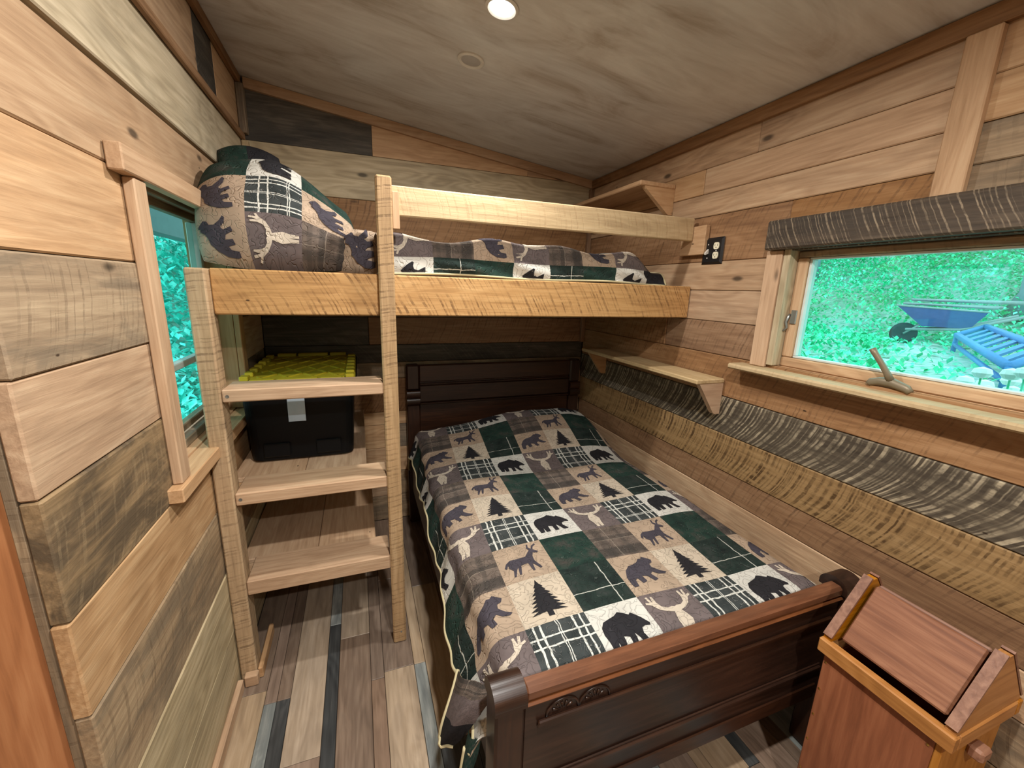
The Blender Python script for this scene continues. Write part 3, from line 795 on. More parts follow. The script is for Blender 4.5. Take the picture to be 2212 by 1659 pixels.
# ------------------------------------------------------------------ storage tote
tz = 0.7725
tt = empty('storage_tote', (0.255, 2.19, tz), 'black plastic storage tote with yellow latticed lid on plank shelf', 'storage bin')
def taper(name, x0, x1, y0, y1, z0, z1, inset, mat, parent, r=0.04):
    V = []; F = []; n = 6; rings = []
    for z, k in ((z0, 1.0), (z0+0.012, 0.55), (z1, 0.0)):
        ins = inset*k if z > z0 else inset + 0.012
        a0, a1, b0, b1 = x0+ins, x1-ins, y0+ins, y1-ins
        ring = []
        for cx, cy, st in ((a1-r, b1-r, 0), (a0+r, b1-r, 90), (a0+r, b0+r, 180), (a1-r, b0+r, 270)):
            for i in range(n+1):
                t = math.radians(st + 90*i/n); ring.append((cx+r*math.cos(t), cy+r*math.sin(t), z))
        rings.append(ring)
    m = len(rings[0])
    for rg in rings: V += rg
    for i in range(len(rings)-1):
        for k in range(m): F.append([i*m+k, i*m+(k+1) % m, (i+1)*m+(k+1) % m, (i+1)*m+k])
    F.append(list(range(m))[::-1]); F.append([(len(rings)-1)*m+k for k in range(m)])
    return mesh(name, V, F, mat, parent)
taper('body', 0.035, 0.462, 1.86, 2.545, tz, 1.098, 0.026, M_TOTE, tt)
taper('rim', 0.022, 0.478, 1.845, 2.560, 1.0985, 1.112, 0.0, M_TOTE, tt, 0.03)
lid = boxes_mesh('lid', [((0.028, 1.852, 1.1125), (0.472, 2.553, 1.122))], M_YEL, tt)
lv = []; lf = []
def addbar(a, b, w, h, z):
    a = Vector((a[0], a[1], z)); b = Vector((b[0], b[1], z)); t = (b-a).normalized(); s = Vector((-t.y, t.x, 0))*w/2
    n = len(lv)
    for p in (a-s, a+s, b+s, b-s): lv.append(tuple(p))
    for p in (a-s, a+s, b+s, b-s): lv.append((p.x, p.y, z+h))
    lf.extend([[n+4, n+5, n+6, n+7], [n, n+4, n+7, n+3], [n+1, n+2, n+6, n+5], [n, n+1, n+5, n+4], [n+2, n+3, n+7, n+6]])
X0, X1, Y0, Y1 = 0.075, 0.425, 1.90, 2.505
for i in range(-5, 6):
    for sgn in (1, -1):
        # diagonal lattice clipped to the lid top
        pts = []
        x_0 = 0.25 + i*0.1
        for y in np.linspace(Y0, Y1, 60):
            xx = x_0 + sgn*(y-2.2)*0.6
            if X0 <= xx <= X1: pts.append((xx, y))
        if len(pts) > 4: addbar(pts[0], pts[-1], 0.006, 0.005, 1.122)
mesh('lattice_ribs', lv, lf, M_YEL, lid)
for k in range(7):
    y0 = 1.90 + k*0.09
    board('lid_tab', (0.432, y0, 1.1225), (0.468, y0+0.045, 1.138), M_YEL, lid, 'x', 'z', 0.003)
    board('lid_tab', (0.032, y0, 1.1225), (0.064, y0+0.045, 1.142), M_YEL, lid, 'x', 'z', 0.003)
for x0, x1 in ((0.075, 0.165), (0.175, 0.325), (0.335, 0.42)):
    board('lid_tab', (x0, 2.512, 1.1225), (x1, 2.548, 1.140), M_YEL, lid, 'x', 'z', 0.003)
    board('lid_tab', (x0, 1.855, 1.1225), (x1, 1.890, 1.136), M_YEL, lid, 'x', 'z', 0.003)
lab = board('label', (0.205, 1.850, 0.955), (0.270, 1.852, 1.06), M_LABEL, tt, 'z', 'y', 0.0002)
lab['label'] = 'pale paper label on the tote front'
for x0 in (0.10, 0.30):
    board('foot_rib', (x0, 1.861, 0.80), (x0+0.10, 1.869, 0.86), M_TOTE, tt, 'x', 'y', 0.003)

# ------------------------------------------------------------------ lower bed
bed = empty('wooden_bed', (1.345, 1.6, 0.0), 'antique dark-stained wooden bed with panelled headboard and footboard', 'bed')
hb = board('headboard_panel', (0.832, 2.535, 0.20), (1.872, 2.555, 1.05), W_BED, bed, 'x', 'y', 0.004)
for a, b in ((0.752, 0.832), (1.872, 1.950)):
    board('headboard_post', (a, 2.515, 0.0), (b, 2.570, 0.80), W_BED, bed, 'z', 'y', 0.006)
    board('headboard_post', (a, 2.515, 0.895), (b, 2.570, 1.055), W_BED, bed, 'z', 'y', 0.01)
    for zz in (0.825, 0.872):
        prism('post_roll', [(2.570, zz-0.024), (2.570, zz+0.024)] + [(2.512 - 0.014*math.sin(t), zz + 0.024*math.cos(t)) for t in np.linspace(0, math.pi, 9)], 'x', a, b, W_BED, bed)
for z0, z1, y0 in ((0.945, 1.048, 2.522), (0.800, 0.812, 2.515), (0.925, 0.936, 2.515), (0.555, 0.567, 2.52), (0.40, 0.54, 2.524), (0.815, 0.92, 2.524)):
    board('headboard_rail', (0.833, y0, z0), (1.871, 2.5345, z1), W_BED, bed, 'x', 'y', 0.004)
# footboard
for a, b in ((0.735, 0.805), (1.872, 1.942)):
    fp = board('footboard_post', (a, 0.668, 0.0), (b, 0.738, 0.620), W_BED, bed, 'z', 'y', 0.006)
    ymid, rad = 0.703, 0.042
    prism('post_cap', [(ymid + rad*math.cos(t), 0.634 + 0.034*math.sin(t)) for t in np.linspace(-0.15, math.pi+0.15, 35)] + [(ymid-rad, 0.6205), (ymid+rad, 0.6205)], 'x', a-0.003, b+0.003, W_BED, bed)
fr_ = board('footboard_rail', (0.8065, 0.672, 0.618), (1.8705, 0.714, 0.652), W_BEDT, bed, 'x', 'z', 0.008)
fr_['label'] = 'top rail of the footboard, light reflection painted in as lighter brown'
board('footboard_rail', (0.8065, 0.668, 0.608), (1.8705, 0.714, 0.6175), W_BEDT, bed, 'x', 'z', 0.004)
board('footboard_panel', (0.806, 0.678, 0.245), (1.871, 0.706, 0.6075), W_BED, bed, 'x', 'y', 0.004)
for z0, z1, y0 in ((0.545, 0.556, 0.668), (0.532, 0.5445, 0.673), (0.360, 0.372, 0.668), (0.3725, 0.380, 0.673), (0.245, 0.30, 0.671)):
    board('footboard_moulding', (0.84, y0, z0), (1.838, 0.6775, z1), W_BED, bed, 'x', 'y', 0.003)
for cx in (0.905, 0.992):
    pts = [(cx - 0.042*math.cos(t), 0.6770, 0.557 + 0.036*math.sin(t)) for t in np.linspace(0, math.pi, 13)]
    fan = mesh('carved_fan', *tube_vf(pts, 0.0035, 6), W_BED, bed, smooth=True)
    for a in (0.5, 1.0, 1.45, 1.9, 2.5):
        tube('carved_rib', [(cx - 0.012*math.cos(a), 0.6775, 0.558 + 0.010*math.sin(a)), (cx - 0.030*math.cos(a), 0.6775, 0.558 + 0.026*math.sin(a))], [0.0015, 0.0035], W_BED, fan, 6)
for a, b in ((0.772, 0.797), (1.905, 1.93)):
    board('side_rail', (a, 0.7385, 0.24), (b, 2.5145, 0.40), W_BED, bed, 'y', 'x', 0.004)
matt = boxes_mesh('mattress', [((0.815, 0.745, 0.28), (1.89, 2.50, 0.585))], M_MATT, None); tag(matt, 'pale mattress hidden under the lower bed quilt', 'mattress')

# quilt on the lower bed
XLq, XRq, RQ = 0.783, 1.905, 0.055
def sm(a, b, x):
    t = min(1.0, max(0.0, (x-a)/(b-a))); return t*t*(3-2*t)
def ymap(v):
    if v < 1.97: return v
    return 1.97 + (v-1.97)*0.86
def ztop(x, y):
    z = 0.612 + 0.004*math.sin(9*x+3*y) + 0.004*math.sin(7.3*y - 5*x)
    hd = sm(1.80, 2.36, y) * (0.45 + 0.55*sm(0.85, 1.45, x)) * (1 - 0.15*sm(1.75, 1.92, x))
    z += 0.135*hd
    z -= 0.16*sm(2.40, 2.54, y)
    z -= 0.012*(sm(0.98, 0.80, x) + sm(1.72, 1.90, x))
    return z
def SQ(u, v):
    y = ymap(v); xf = u + 0.05*(v-0.9)
    dz = 0.0; dy_off = 0.0
    # foot end: tuck down inside the footboard
    fd = (0.724 + 0.04) - y
    if fd > 0:
        th = min(fd/0.04, math.pi/2); y = 0.764 - 0.04*math.sin(th); dz = -0.04*(1-math.cos(th)) - max(0.0, fd - 0.04*math.pi/2)
        out = 0.0
    dl = (XLq + RQ) - xf; dr = xf - (XRq - RQ)
    if dl > 0:
        th = min(dl/RQ, math.pi/2); hang = max(0.0, dl - RQ*math.pi/2)
        z = ztop(XLq+RQ, y) - RQ*(1-math.cos(th)) - hang*0.96
        corner = sm(1.25, 0.85, v)
        x = XLq + RQ - RQ*math.sin(th) - hang*(0.26 + 0.26*corner) - 0.02*sm(0, 0.12, hang)*(0.5 + 0.5*math.sin(11.0*v + 0.8)) + 0.004*math.sin(40*v + 20*hang)
        y2 = y
        return (x, y2 + 0.02*corner*sm(0, .1, hang), z + dz*(1 - sm(0, 0.10, hang)) )
    if dr > 0:
        th = min(dr/RQ, math.pi/2); hang = max(0.0, dr - RQ*math.pi/2)
        return (XRq - RQ + RQ*math.sin(th) + 0.08*hang, y, ztop(XRq-RQ, y) - RQ*(1-math.cos(th)) - hang + dz)
    return (xf, y, ztop(xf, y) + dz)
def hem_u(v):
    h = 0.11 + 0.022*math.sin(5.5*v+1.0) + 0.02*math.sin(13*v) - 0.035*sm(1.9, 2.4, v) + 0.03*sm(1.15, 0.9, v)
    return (XLq + RQ - RQ*math.pi/2) - h - 0.05*(v-0.9)
qb = empty('patchwork_quilt', (1.34, 1.6, 0.6), 'lodge patchwork quilt with bears, deer and trees spread over the lower bed', 'quilt')
CW = 0.183; U0 = 0.705; V0 = 0.875 - 0.1825; VW = 0.1825
VMIN, VMAX = 0.693, 2.66
UMAX = 1.985
for ci in range(-1, 7):
    for ri in range(0, 11):
        kind = PATTERN[ri % 3][ci % 3]
        u0, u1, v0, v1 = U0 + ci*CW, U0 + (ci+1)*CW, V0 + ri*VW, V0 + (ri+1)*VW
        if v0 >= VMAX: continue
        if ci >= 7: continue
        patch(SQ, u0, u1, v0, v1, kind, qb, n=14 if ci <= 0 else 10, ulo=hem_u if ci < 0 else None, uhi=(lambda v: UMAX) if ci == 6 else None, vlo=VMIN, vhi=VMAX)
# the quilt hangs one column further at the corner of the foot
hemp = [SQ(hem_u(v), v) for v in np.linspace(VMIN, VMAX, 110)]
hm = mesh('hem', *tube_vf(hemp, 0.0048, 8), F_['hem'], qb, smooth=True)
# lining a few millimetres under the face
V = []; n1, n2 = 40, 60; Q = []
for j in range(n2+1):
    v = VMIN + (VMAX-VMIN)*j/n2; a = hem_u(v)
    for i in range(n1+1):
        u = a + (UMAX-a)*i/n1; nn = snormal(SQ, u, v); V.append(np.array(SQ(u, v)) - nn*0.009); Q.append((u, v))
F = [[j*(n1+1)+i, j*(n1+1)+i+1, (j+1)*(n1+1)+i+1, (j+1)*(n1+1)+i] for j in range(n2) for i in range(n1)]
mesh('lining', V, F, F_['lining'], qb, smooth=True, uv={'quilt': Q, 'cell': Q})
# loose corner of the quilt falling past the footboard post
def bez(P, t):
    P = [np.array(p, float) for p in P]
    while len(P) > 1: P = [P[i]*(1-t) + P[i+1]*t for i in range(len(P)-1)]
    return P[0]
def SC(s_, t):
    A = bez([(0.716, 0.95, 0.455), (0.690, 0.90, 0.425), (0.655, 0.87, 0.40), (0.648, 0.868, 0.345)], t)
    B = bez([(0.800, 0.752, 0.590), (0.735, 0.752, 0.575), (0.716, 0.765, 0.46), (0.676, 0.828, 0.352)], t)
    p = A*(1-s_) + B*s_
    b = math.sin(math.pi*s_)*(1 - 0.6*t)
    return tuple(p + np.array((-0.030, -0.020, 0.012))*b + np.array((-0.006, -0.004, 0))*math.sin(9*s_ + 4*t)*(1-abs(2*s_-1)))
for k_, (t0, t1) in (('brown', (0.0, 0.25)), ('stag', (0.25, 0.62)), ('dark', (0.62, 1.0))):
    patch(SC, 0.0, 1.0, t0, t1, k_, qb, n=12, lift=0.002)
def SC2(s_, t):
    A = bez([(0.702, 0.770, 0.47), (0.690, 0.762, 0.43), (0.676, 0.750, 0.37), (0.668, 0.740, 0.325)], t)
    B = bez([(0.728, 0.752, 0.46), (0.722, 0.738, 0.42), (0.700, 0.735, 0.37), (0.672, 0.735, 0.322)], t)
    p = A*(1-s_) + B*s_
    return tuple(p + np.array((-0.010, -0.012, 0))*math.sin(math.pi*s_))
patch(SC2, 0.0, 1.0, 0.0, 1.0, 'gup', qb, n=10)
tube('hem', [SC(0.0, t) for t in np.linspace(0, 1, 16)] + [SC(s_, 1.0) for s_ in np.linspace(0.2, 1, 6)], 0.0055, F_['hem'], qb)
tube('hem', [SC2(0.0, t) for t in np.linspace(0.3, 1, 12)], 0.005, F_['hem'], qb)

# ------------------------------------------------------------------ upper bunk bedding
m2 = boxes_mesh('bunk_mattress', [((0.60, 1.72, 1.5335), (1.68, 2.54, 1.66))], M_MATT, None); tag(m2, 'thin mattress hidden under the upper bunk quilt', 'mattress')
YF, RF = 1.658, 0.05
def SB(u, v):
    # u = world x, v = distance from the front hem, up the front and over the top
    t_end = sm(1.70, 1.89, u)
    ztp = 1.705 + 0.010*math.sin(7*u) + 0.008*math.sin(19*u+1) + 0.02*sm(0.75, 0.62, u)
    ztp = ztp - 0.105*t_end
    z0 = 1.566 + 0.004*math.sin(9*u) - 0.004*sm(1.3, 1.8, u)
    hgt = ztp - RF - z0
    if hgt < 0.01: hgt = 0.01
    bulge = 0.0
    if v < hgt:
        k = v/hgt
        bulge = -0.010*math.sin(math.pi*k) * (1 + 0.6*math.sin(15*u + 4*k))
        y = YF + bulge + 0.015*k + 0.006*math.sin(23*u + 6*k); z = z0 + v
    else:
        d = v - hgt; th = min(d/RF, math.pi/2); rest = max(0, d - RF*math.pi/2)
        y = YF + 0.015 + RF*(1-math.cos(th)) + rest + 0.006*math.sin(23*u+6)*(1-sm(0, .1, d)); z = z0 + hgt + RF*math.sin(th) + 0.006*math.sin(11*u + 9*rest)*sm(0, .1, rest)
    return (u, y, z)
qu = empty('bunk_quilt', (1.2, 2.0, 1.56), 'rumpled lodge patchwork quilt on the upper bunk behind the guard rail', 'quilt')
rowsB = [('wbear', 'glo', 'gup'), ('stag', 'brown', 'tbear'), ('grid', 'deer', 'tree')]
CB = 0.165
u_start = 0.575
seqs = {0: ['gup', 'wbear', 'glo', 'gup', 'wbear', 'glo', 'gup', 'wbear', 'dark'], 1: ['tbear', 'stag', 'brown', 'tbear', 'stag', 'brown', 'tbear', 'stag', 'brown'], 2: ['tree', 'grid', 'deer', 'tree', 'grid', 'deer', 'tree', 'grid', 'deer']}
for ci in range(9):
    for ri in range(0, 6):
        kind = seqs[ri % 3 if ri < 3 else (2, 1, 0)[ri-3]][ci]
        v0, v1 = (0.0, 0.062) if ri == 0 else (0.062 + (ri-1)*0.165, 0.062 + ri*0.165)
        uu0 = 0.45 + ci*CB; uu1 = uu0 + CB
        if uu0 > 1.89 or uu1 < u_start+0.01: continue
        vb0 = v0 if ri else v1 - 0.165
        patch(SB, uu0, uu1, vb0, v1, kind, qu, n=12, rot=1, ulo=(lambda v: u_start), uhi=(lambda v: 1.89), vlo=0.0)
tube('hem', [np.array(SB(u, 0.0)) + np.array((0, -0.002, 0)) for u in np.linspace(u_start, 1.89, 60)], 0.0045, F_['hem'], qu)
tube('hem', [np.array(SB(1.89, v)) for v in np.linspace(0.0, 0.8, 30)], 0.0045, F_['hem'], qu)

def pillow_S(c, X, Y, N, a, b, Hh, p=2.2, q=0.5, wob=0.0, taper=0.0, rnd=0.24):
    c, X, Y, N = (np.array(q_, float) for q_ in (c, X, Y, N))
    def S(u, v):
        s = max(-1, min(1, u/a)); t = max(-1, min(1, v/b))
        e = max(0.0, (1-abs(s)**p)*(1-abs(t)**p))**q
        pin = 1 - 0.10*(abs(s)**4)*(1 - abs(t)**2) ; pin2 = 1 - 0.10*(abs(t)**4)*(1-abs(s)**2)
        w = wob*(math.sin(9*s+4*t)*0.5 + math.sin(13*t-6*s)*0.5)*e
        sx = s*math.sqrt(1 - rnd*t*t); ty = t*math.sqrt(1 - rnd*s*s)
        k = 1 - taper*sm(-0.1, 1.0, s)
        return tuple(c + X*(sx*a) + Y*(b*((ty+1)*k - 1)) + N*(Hh*e + w))
    return S
def pillow(name, label, c, X, Y, N, a, b, Hf, Hb, grid, rot, wob=0.006, taper=0.0, lift=0.003):
    X, Y, N = (Vector(q_).normalized() for q_ in (X, Y, N))
    o = empty(name, (c[0], c[1], c[2]-b*0.8), label, 'pillow', 'patchwork pillows on the upper bunk')
    S = pillow_S(c, X, Y, N, a, b, Hf, wob=wob, taper=taper); Bk = pillow_S(c, X, Y, N, a, b, -Hb, wob=wob, taper=taper)
    nr, nc = len(grid), len(grid[0])
    for j in range(nr):
        for i in range(nc):
            u0, u1 = -a + 2*a*i/nc, -a + 2*a*(i+1)/nc; v0, v1 = b - 2*b*(j+1)/nr, b - 2*b*j/nr
            patch(S, u0, u1, v0, v1, grid[j][i], o, n=16, rot=rot, lift=lift)
    V = []; Q = []; n = 24
    for j in range(n+1):
        for i in range(n+1):
            u, v = -a + 2*a*i/n, -b + 2*b*j/n; V.append(Bk(u, v)); Q.append((u, v))
    F = [[j*(n+1)+i, (j+1)*(n+1)+i, (j+1)*(n+1)+i+1, j*(n+1)+i+1] for j in range(n) for i in range(n)]
    mesh('pillow_back', V, F, F_['gup'], o, smooth=True, uv={'quilt': Q, 'cell': Q})
    return o
pillow('pillow', 'large patchwork pillow with pale stag propped at the window end of the upper bunk', (0.250, 1.795, 1.748), (1, 0.06, 0), (0, 0.50, 0.86), (0, -0.86, 0.50), 0.255, 0.222, 0.125, 0.10,
       [['gup', 'wbear', 'gup'], ['tbear', 'grid', 'tbear'], ['tbear', 'stag', 'brown']], 1, taper=0.34)
pillow('pillow', 'dark green patchwork pillow tucked behind the large pillow in the corner', (0.135, 2.10, 1.80), (1, 0.05, 0.0), (-0.12, 0.12, 0.98), (0.05, -0.98, 0.12), 0.125, 0.265, 0.075, 0.07,
       [['gup', 'dark'], ['dark', 'gup']], 0)
pillow('pillow', 'small bunched pillow with a tan bear patch against the ladder post', (0.520, 1.730, 1.640), (1, 0.1, 0), (0.05, 0.25, 0.96), (0.05, -0.96, 0.25), 0.080, 0.085, 0.055, 0.055,
       [['tbear']], 1, wob=0.010, lift=0.006)

# ------------------------------------------------------------------ wall shelves
def wall_shelf(label, x0, y0, y1, zt, th, drop, mat):
    s = empty('wall_shelf', (XR, (y0+y1)/2, zt-th), label, 'shelf')
    board('shelf_board', (x0, y0, zt-th), (XR-0.002, y1, zt), mat, s, 'y', 'z', 0.004)
    for yb in (y0+0.004, y1-0.06):
        dx = (XR - x0)*0.86
        poly = [(XR-0.003, zt-th-0.0005), (XR-dx, zt-th-0.0005), (XR-dx+0.008, zt-th-0.012), (XR-0.04, zt-th-drop+0.006), (XR-0.03, zt-th-drop), (XR-0.003, zt-th-drop)]
        prism('bracket', poly, 'y', yb, yb+0.024, W_TAN, s)
    return s
wall_shelf('narrow pale wall shelf on the right wall beside the lower bed head', 1.842, 1.338, 2.33, 1.165, 0.020, 0.142, W_PALE)
wall_shelf('high wood wall shelf on the right wall above the guard rail', 1.790, 1.790, 2.55, 2.046, 0.022, 0.12, W_TAN)

# ------------------------------------------------------------------ switch and outlet plate
op = empty('outlet_plate', (XR, 1.50, 1.615), 'black two-gang wall plate with ivory outlets and a toggle switch', 'outlet')
pv = []
y0, y1, z0, z1 = 1.443, 1.559, 1.656, 1.770
V = [(XR-0.003, y0, z0), (XR-0.003, y1, z0), (XR-0.003, y1, z1), (XR-0.003, y0, z1)]
k = 0.010
V += [(XR-0.010, y0+k, z0+k), (XR-0.010, y1-k, z0+k), (XR-0.010, y1-k, z1-k), (XR-0.010, y0+k, z1-k)]
mesh('plate', V, [[0, 4, 5, 1], [1, 5, 6, 2], [2, 6, 7, 3], [3, 7, 4, 0], [4, 7, 6, 5], [0, 1, 2, 3]], M_PLATE, op)
for zc_ in (1.693, 1.733):
    n = 20; ring = []
    for i in range(n):
        t = 2*math.pi*i/n; ring.append((1.477 + 0.0165*math.cos(t)*(0.93 if abs(math.cos(t)) > .9 else 1), zc_ + min(0.0142, max(-0.0142, 0.0172*math.sin(t)))))
    rc = prism('receptacle', ring, 'x', XR-0.013, XR-0.0095, M_IVORY, op)
    for yy in (1.470, 1.484): board('slot', (XR-0.0136, yy-0.001, zc_-0.001), (XR-0.0131, yy+0.001, zc_+0.007), M_SLOT, rc, 'z', 'x', 0.0001)
    lathe('ground_hole', [(0.0025, 0), (0.0025, 0.0006), (0.001, 0.0006)], (XR-0.013, 1.477, zc_-0.007), (-1, 0, 0), M_SLOT, rc, 10)
prism('toggle', [(XR-0.010, 1.718), (XR-0.010, 1.700), (XR-0.026, 1.695), (XR-0.027, 1.703), (XR-0.014, 1.719)], 'y', 1.519, 1.528, M_WHITE, op) if False else None
V = []
for yy in (1.519, 1.528): V += [(XR-0.0095, yy, 1.722), (XR-0.0095, yy, 1.702), (XR-0.024, yy, 1.697), (XR-0.026, yy, 1.705)]
mesh('toggle', V, [[0, 1, 2, 3], [7, 6, 5, 4], [0, 4, 5, 1], [1, 5, 6, 2], [2, 6, 7, 3], [3, 7, 4, 0]], M_WHITE, op)
for yy, zz in ((1.5235, 1.741), (1.5235, 1.683), (1.477, 1.713)):
    lathe('screw', [(0.0028, 0), (0.0028, 0.001), (0.001, 0.0012)], (XR-0.010, yy, zz), (-1, 0, 0), M_WHITE, op, 10)

# ------------------------------------------------------------------ wooden trash bin
bn = empty('trash_bin', (1.807, 0.458, 0.0), 'orange oak trash bin with peaked swing lid in front of the footboard', 'bin')
bx0, bx1, by0, by1, rz = 1.664, 1.951, 0.314, 0.602, 0.60
board('side_panel', (bx0+0.014, by0+0.030, 0.0), (bx0+0.026, by1-0.014, rz-0.04), W_OAK, bn, 'z', 'x', 0.002)
board('side_panel', (bx1-0.026, by0+0.030, 0.0), (bx1-0.014, by1-0.014, rz-0.04), W_OAK, bn, 'z', 'x', 0.002)
board('front_panel', (bx0+0.014, by0+0.016, 0.0), (bx1-0.014, by0+0.0295, rz-0.04), W_OAKL, bn, 'z', 'y', 0.002)
board('back_panel', (bx0+0.0265, by1-0.026, 0.0), (bx1-0.0265, by1-0.014, rz-0.04), W_OAK, bn, 'z', 'y', 0.002)
# rim moulding ring
board('rim', (bx0, by0, rz-0.042), (bx0+0.022, by1, rz), W_OAKL, bn, 'y', 'z', 0.003)
board('rim', (bx1-0.022, by0, rz-0.042), (bx1, by1, rz), W_OAKL, bn, 'y', 'z', 0.003)
board('rim', (bx0+0.0225, by0, rz-0.042), (bx1-0.0225, by0+0.022, rz), W_OAKL, bn, 'x', 'z', 0.003)
board('rim', (bx0+0.0225, by1-0.022, rz-0.042), (bx1-0.0225, by1, rz), W_OAKL, bn, 'x', 'z', 0.003)
mx = (bx0+bx1)/2; pk = 0.770
for a, b in ((by0+0.004, by0+0.024), (by1-0.024, by1-0.004)):
    prism('gable', [(bx0+0.012, rz+0.0005), (bx1-0.012, rz+0.0005), (bx1-0.012, rz+0.007), (mx+0.010, pk-0.003), (mx-0.010, pk-0.003), (bx0+0.012, rz+0.007)], 'y', a, b, W_OAKL, bn)
    for sgn in (-1, 1):
        p0 = Vector((mx + sgn*(mx-bx0-0.012), 0, rz+0.0105)); p1 = Vector((mx + sgn*0.010, 0, pk+0.0005))
        t = (p1-p0).normalized(); nn = Vector((-t.z, 0, t.x)); nn = nn if nn.z > 0 else -nn
        q = [p0, p1, p1+nn*0.006, p0+nn*0.006]
        prism('gable_edge', [(w.x, w.z) for w in q], 'y', a-0.001, b+0.001, W_OAKR, bn)
for sgn in (-1, 1):
    p0 = Vector((mx + sgn*(mx-bx0-0.038), 0, rz+0.010)); p1 = Vector((mx + sgn*0.004, 0, pk-0.016))
    L = (p1-p0).length; cc = (p0+p1)/2; ang = math.atan2(p1.z-p0.z, (p1.x-p0.x))
    me_v, me_f = cham(0.222, 0.012, L, 0.004)
    me = bpy.data.meshes.new('lid'); me.from_pydata(me_v, [], me_f); me.materials.append(W_OAKR)
    lo_ = bpy.data.objects.new('lid', me); COL.objects.link(lo_); lo_.parent = bn
    Zv = (p1-p0).normalized(); Xv = Vector((0, 1, 0)); Yv = Zv.cross(Xv)
    Mx = Matrix((Xv, Yv, Zv)).transposed().to_4x4(); Mx.translation = Vector((cc.x, (by0+by1)/2, cc.z)) - wpos(bn); lo_.matrix_local = Mx
kn = mesh('knob', *[(lambda V, F: (V, F))(*(lambda v, f: ([(p[0]+1.805, p[1]+by0+0.001, p[2]+0.505) for p in v], f))(*cham(0.042, 0.030, 0.032, 0.006)))][0], W_OAKR, bn)
for zz in (0.53, 0.44, 0.35, 0.26, 0.15):
    lathe('nail', [(0.003, 0), (0.003, 0.0015), (0.0008, 0.002)], (bx0+0.014, by1-0.022, zz), (-1, 0, 0), M_BRASS, bn, 10)
    lathe('nail', [(0.003, 0), (0.003, 0.0015), (0.0008, 0.002)], (bx0+0.014, by0+0.040, zz), (-1, 0, 0), M_BRASS, bn, 10)

# ------------------------------------------------------------------ outdoors
def leaf_mat(name, c1, c2, c3):
    t = NT(name, 0.6, 0.3)
    tc = t.new('ShaderNodeTexCoord')
    n1 = t.noise(tc.outputs['Object'], 0.9, 3); n2 = t.noise(tc.outputs['Object'], 9.0, 2)
    f = t.math('ADD', t.math('MULTIPLY', n1, 0.55), t.math('MULTIPLY', n2, 0.45))
    t.color(t.ramp(f, [(0.34, c1), (0.5, c2), (0.66, c3)]))
    return t.m
LEAF = leaf_mat('leaves_green', (0.02, 0.42, 0.16, 1), (0.05, 0.66, 0.34, 1), (0.30, 0.85, 0.66, 1))
LEAFB = leaf_mat('leaves_blue_green', (0.02, 0.34, 0.26, 1), (0.06, 0.62, 0.52, 1), (0.40, 0.90, 0.85, 1))
GRND = leaf_mat('ground_earth', (0.12, 0.36, 0.26, 1), (0.34, 0.50, 0.44, 1), (0.60, 0.62, 0.62, 1))
M_BLUE = plain('painted_blue_metal', (70, 130, 190), 0.5, 0.0)
M_BARROW = plain('barrow_tray_blue', (84, 100, 160), 0.45)
M_GREYW = plain('weathered_grey_stick', (150, 160, 160), 0.8)
M_TYRE = plain('tyre', (50, 56, 60), 0.8)
M_BARK = plain('bark_grey', (120, 140, 150), 0.9)
M_FLOWER = plain('white_flower', (236, 240, 236), 0.8)
M_SLATEWD = plain('porch_weathered', (104, 116, 116), 0.8)

def G(x, y):
    zr = -0.25 + 0.95*sm(2.2, 5.5, x) + 0.022*max(0.0, x-5.5) + 0.42*max(0.0, x-11.0)
    zl = -0.25 + 0.30*max(0.0, math.hypot(x*0.9, y-1.5) - 8.0)
    k = sm(0.8, 2.4, x)
    return zl*(1-k) + zr*k + 0.05*math.sin(1.3*x)*math.sin(1.1*y)
gx = np.linspace(-14, 24, 77); gy = np.linspace(-8, 22, 61)
V = [(a, b, G(a, b)) for b in gy for a in gx]; nx = len(gx)
F = [[j*nx+i, j*nx+i+1, (j+1)*nx+i+1, (j+1)*nx+i] for j in range(len(gy)-1) for i in range(nx-1)
     if not (-1.6 < gx[i] < 2.0 and -2.6 < gy[j] < 2.6)]
gr = mesh('ground', V, F, GRND, None, smooth=True, origin=(0, 0, 0)); tag(gr, 'sloping yard ground outside the cabin windows', 'ground', kind='structure')

def leaves(name, pts, size, mat, label):
    n = len(pts); P = np.array(pts)
    az = rng.uniform(0, 2*np.pi, n); tl = rng.uniform(0.1, 1.25, n); s = size*rng.uniform(0.6, 1.4, n)
    d = np.stack([np.cos(az)*np.cos(tl), np.sin(az)*np.cos(tl), np.sin(tl)], 1)
    sd = np.stack([-np.sin(az), np.cos(az), np.zeros(n)], 1); w = sd*(s*0.28)[:, None]
    dn = np.stack([0*s, 0*s, -0.18*s], 1)
    v0 = P; v1 = P + d*(s*0.5)[:, None] + w + dn*0.2; v2 = P + d*s[:, None] + dn; v3 = P + d*(s*0.5)[:, None] - w + dn*0.2
    V = np.stack([v0, v1, v2, v3], 1).reshape(-1, 3); F = np.arange(4*n).reshape(-1, 4)
    o = mesh(name, V, F.tolist(), mat, None, origin=(0, 0, 0)); tag(o, label, 'foliage', kind='stuff')
    return o
pts = []
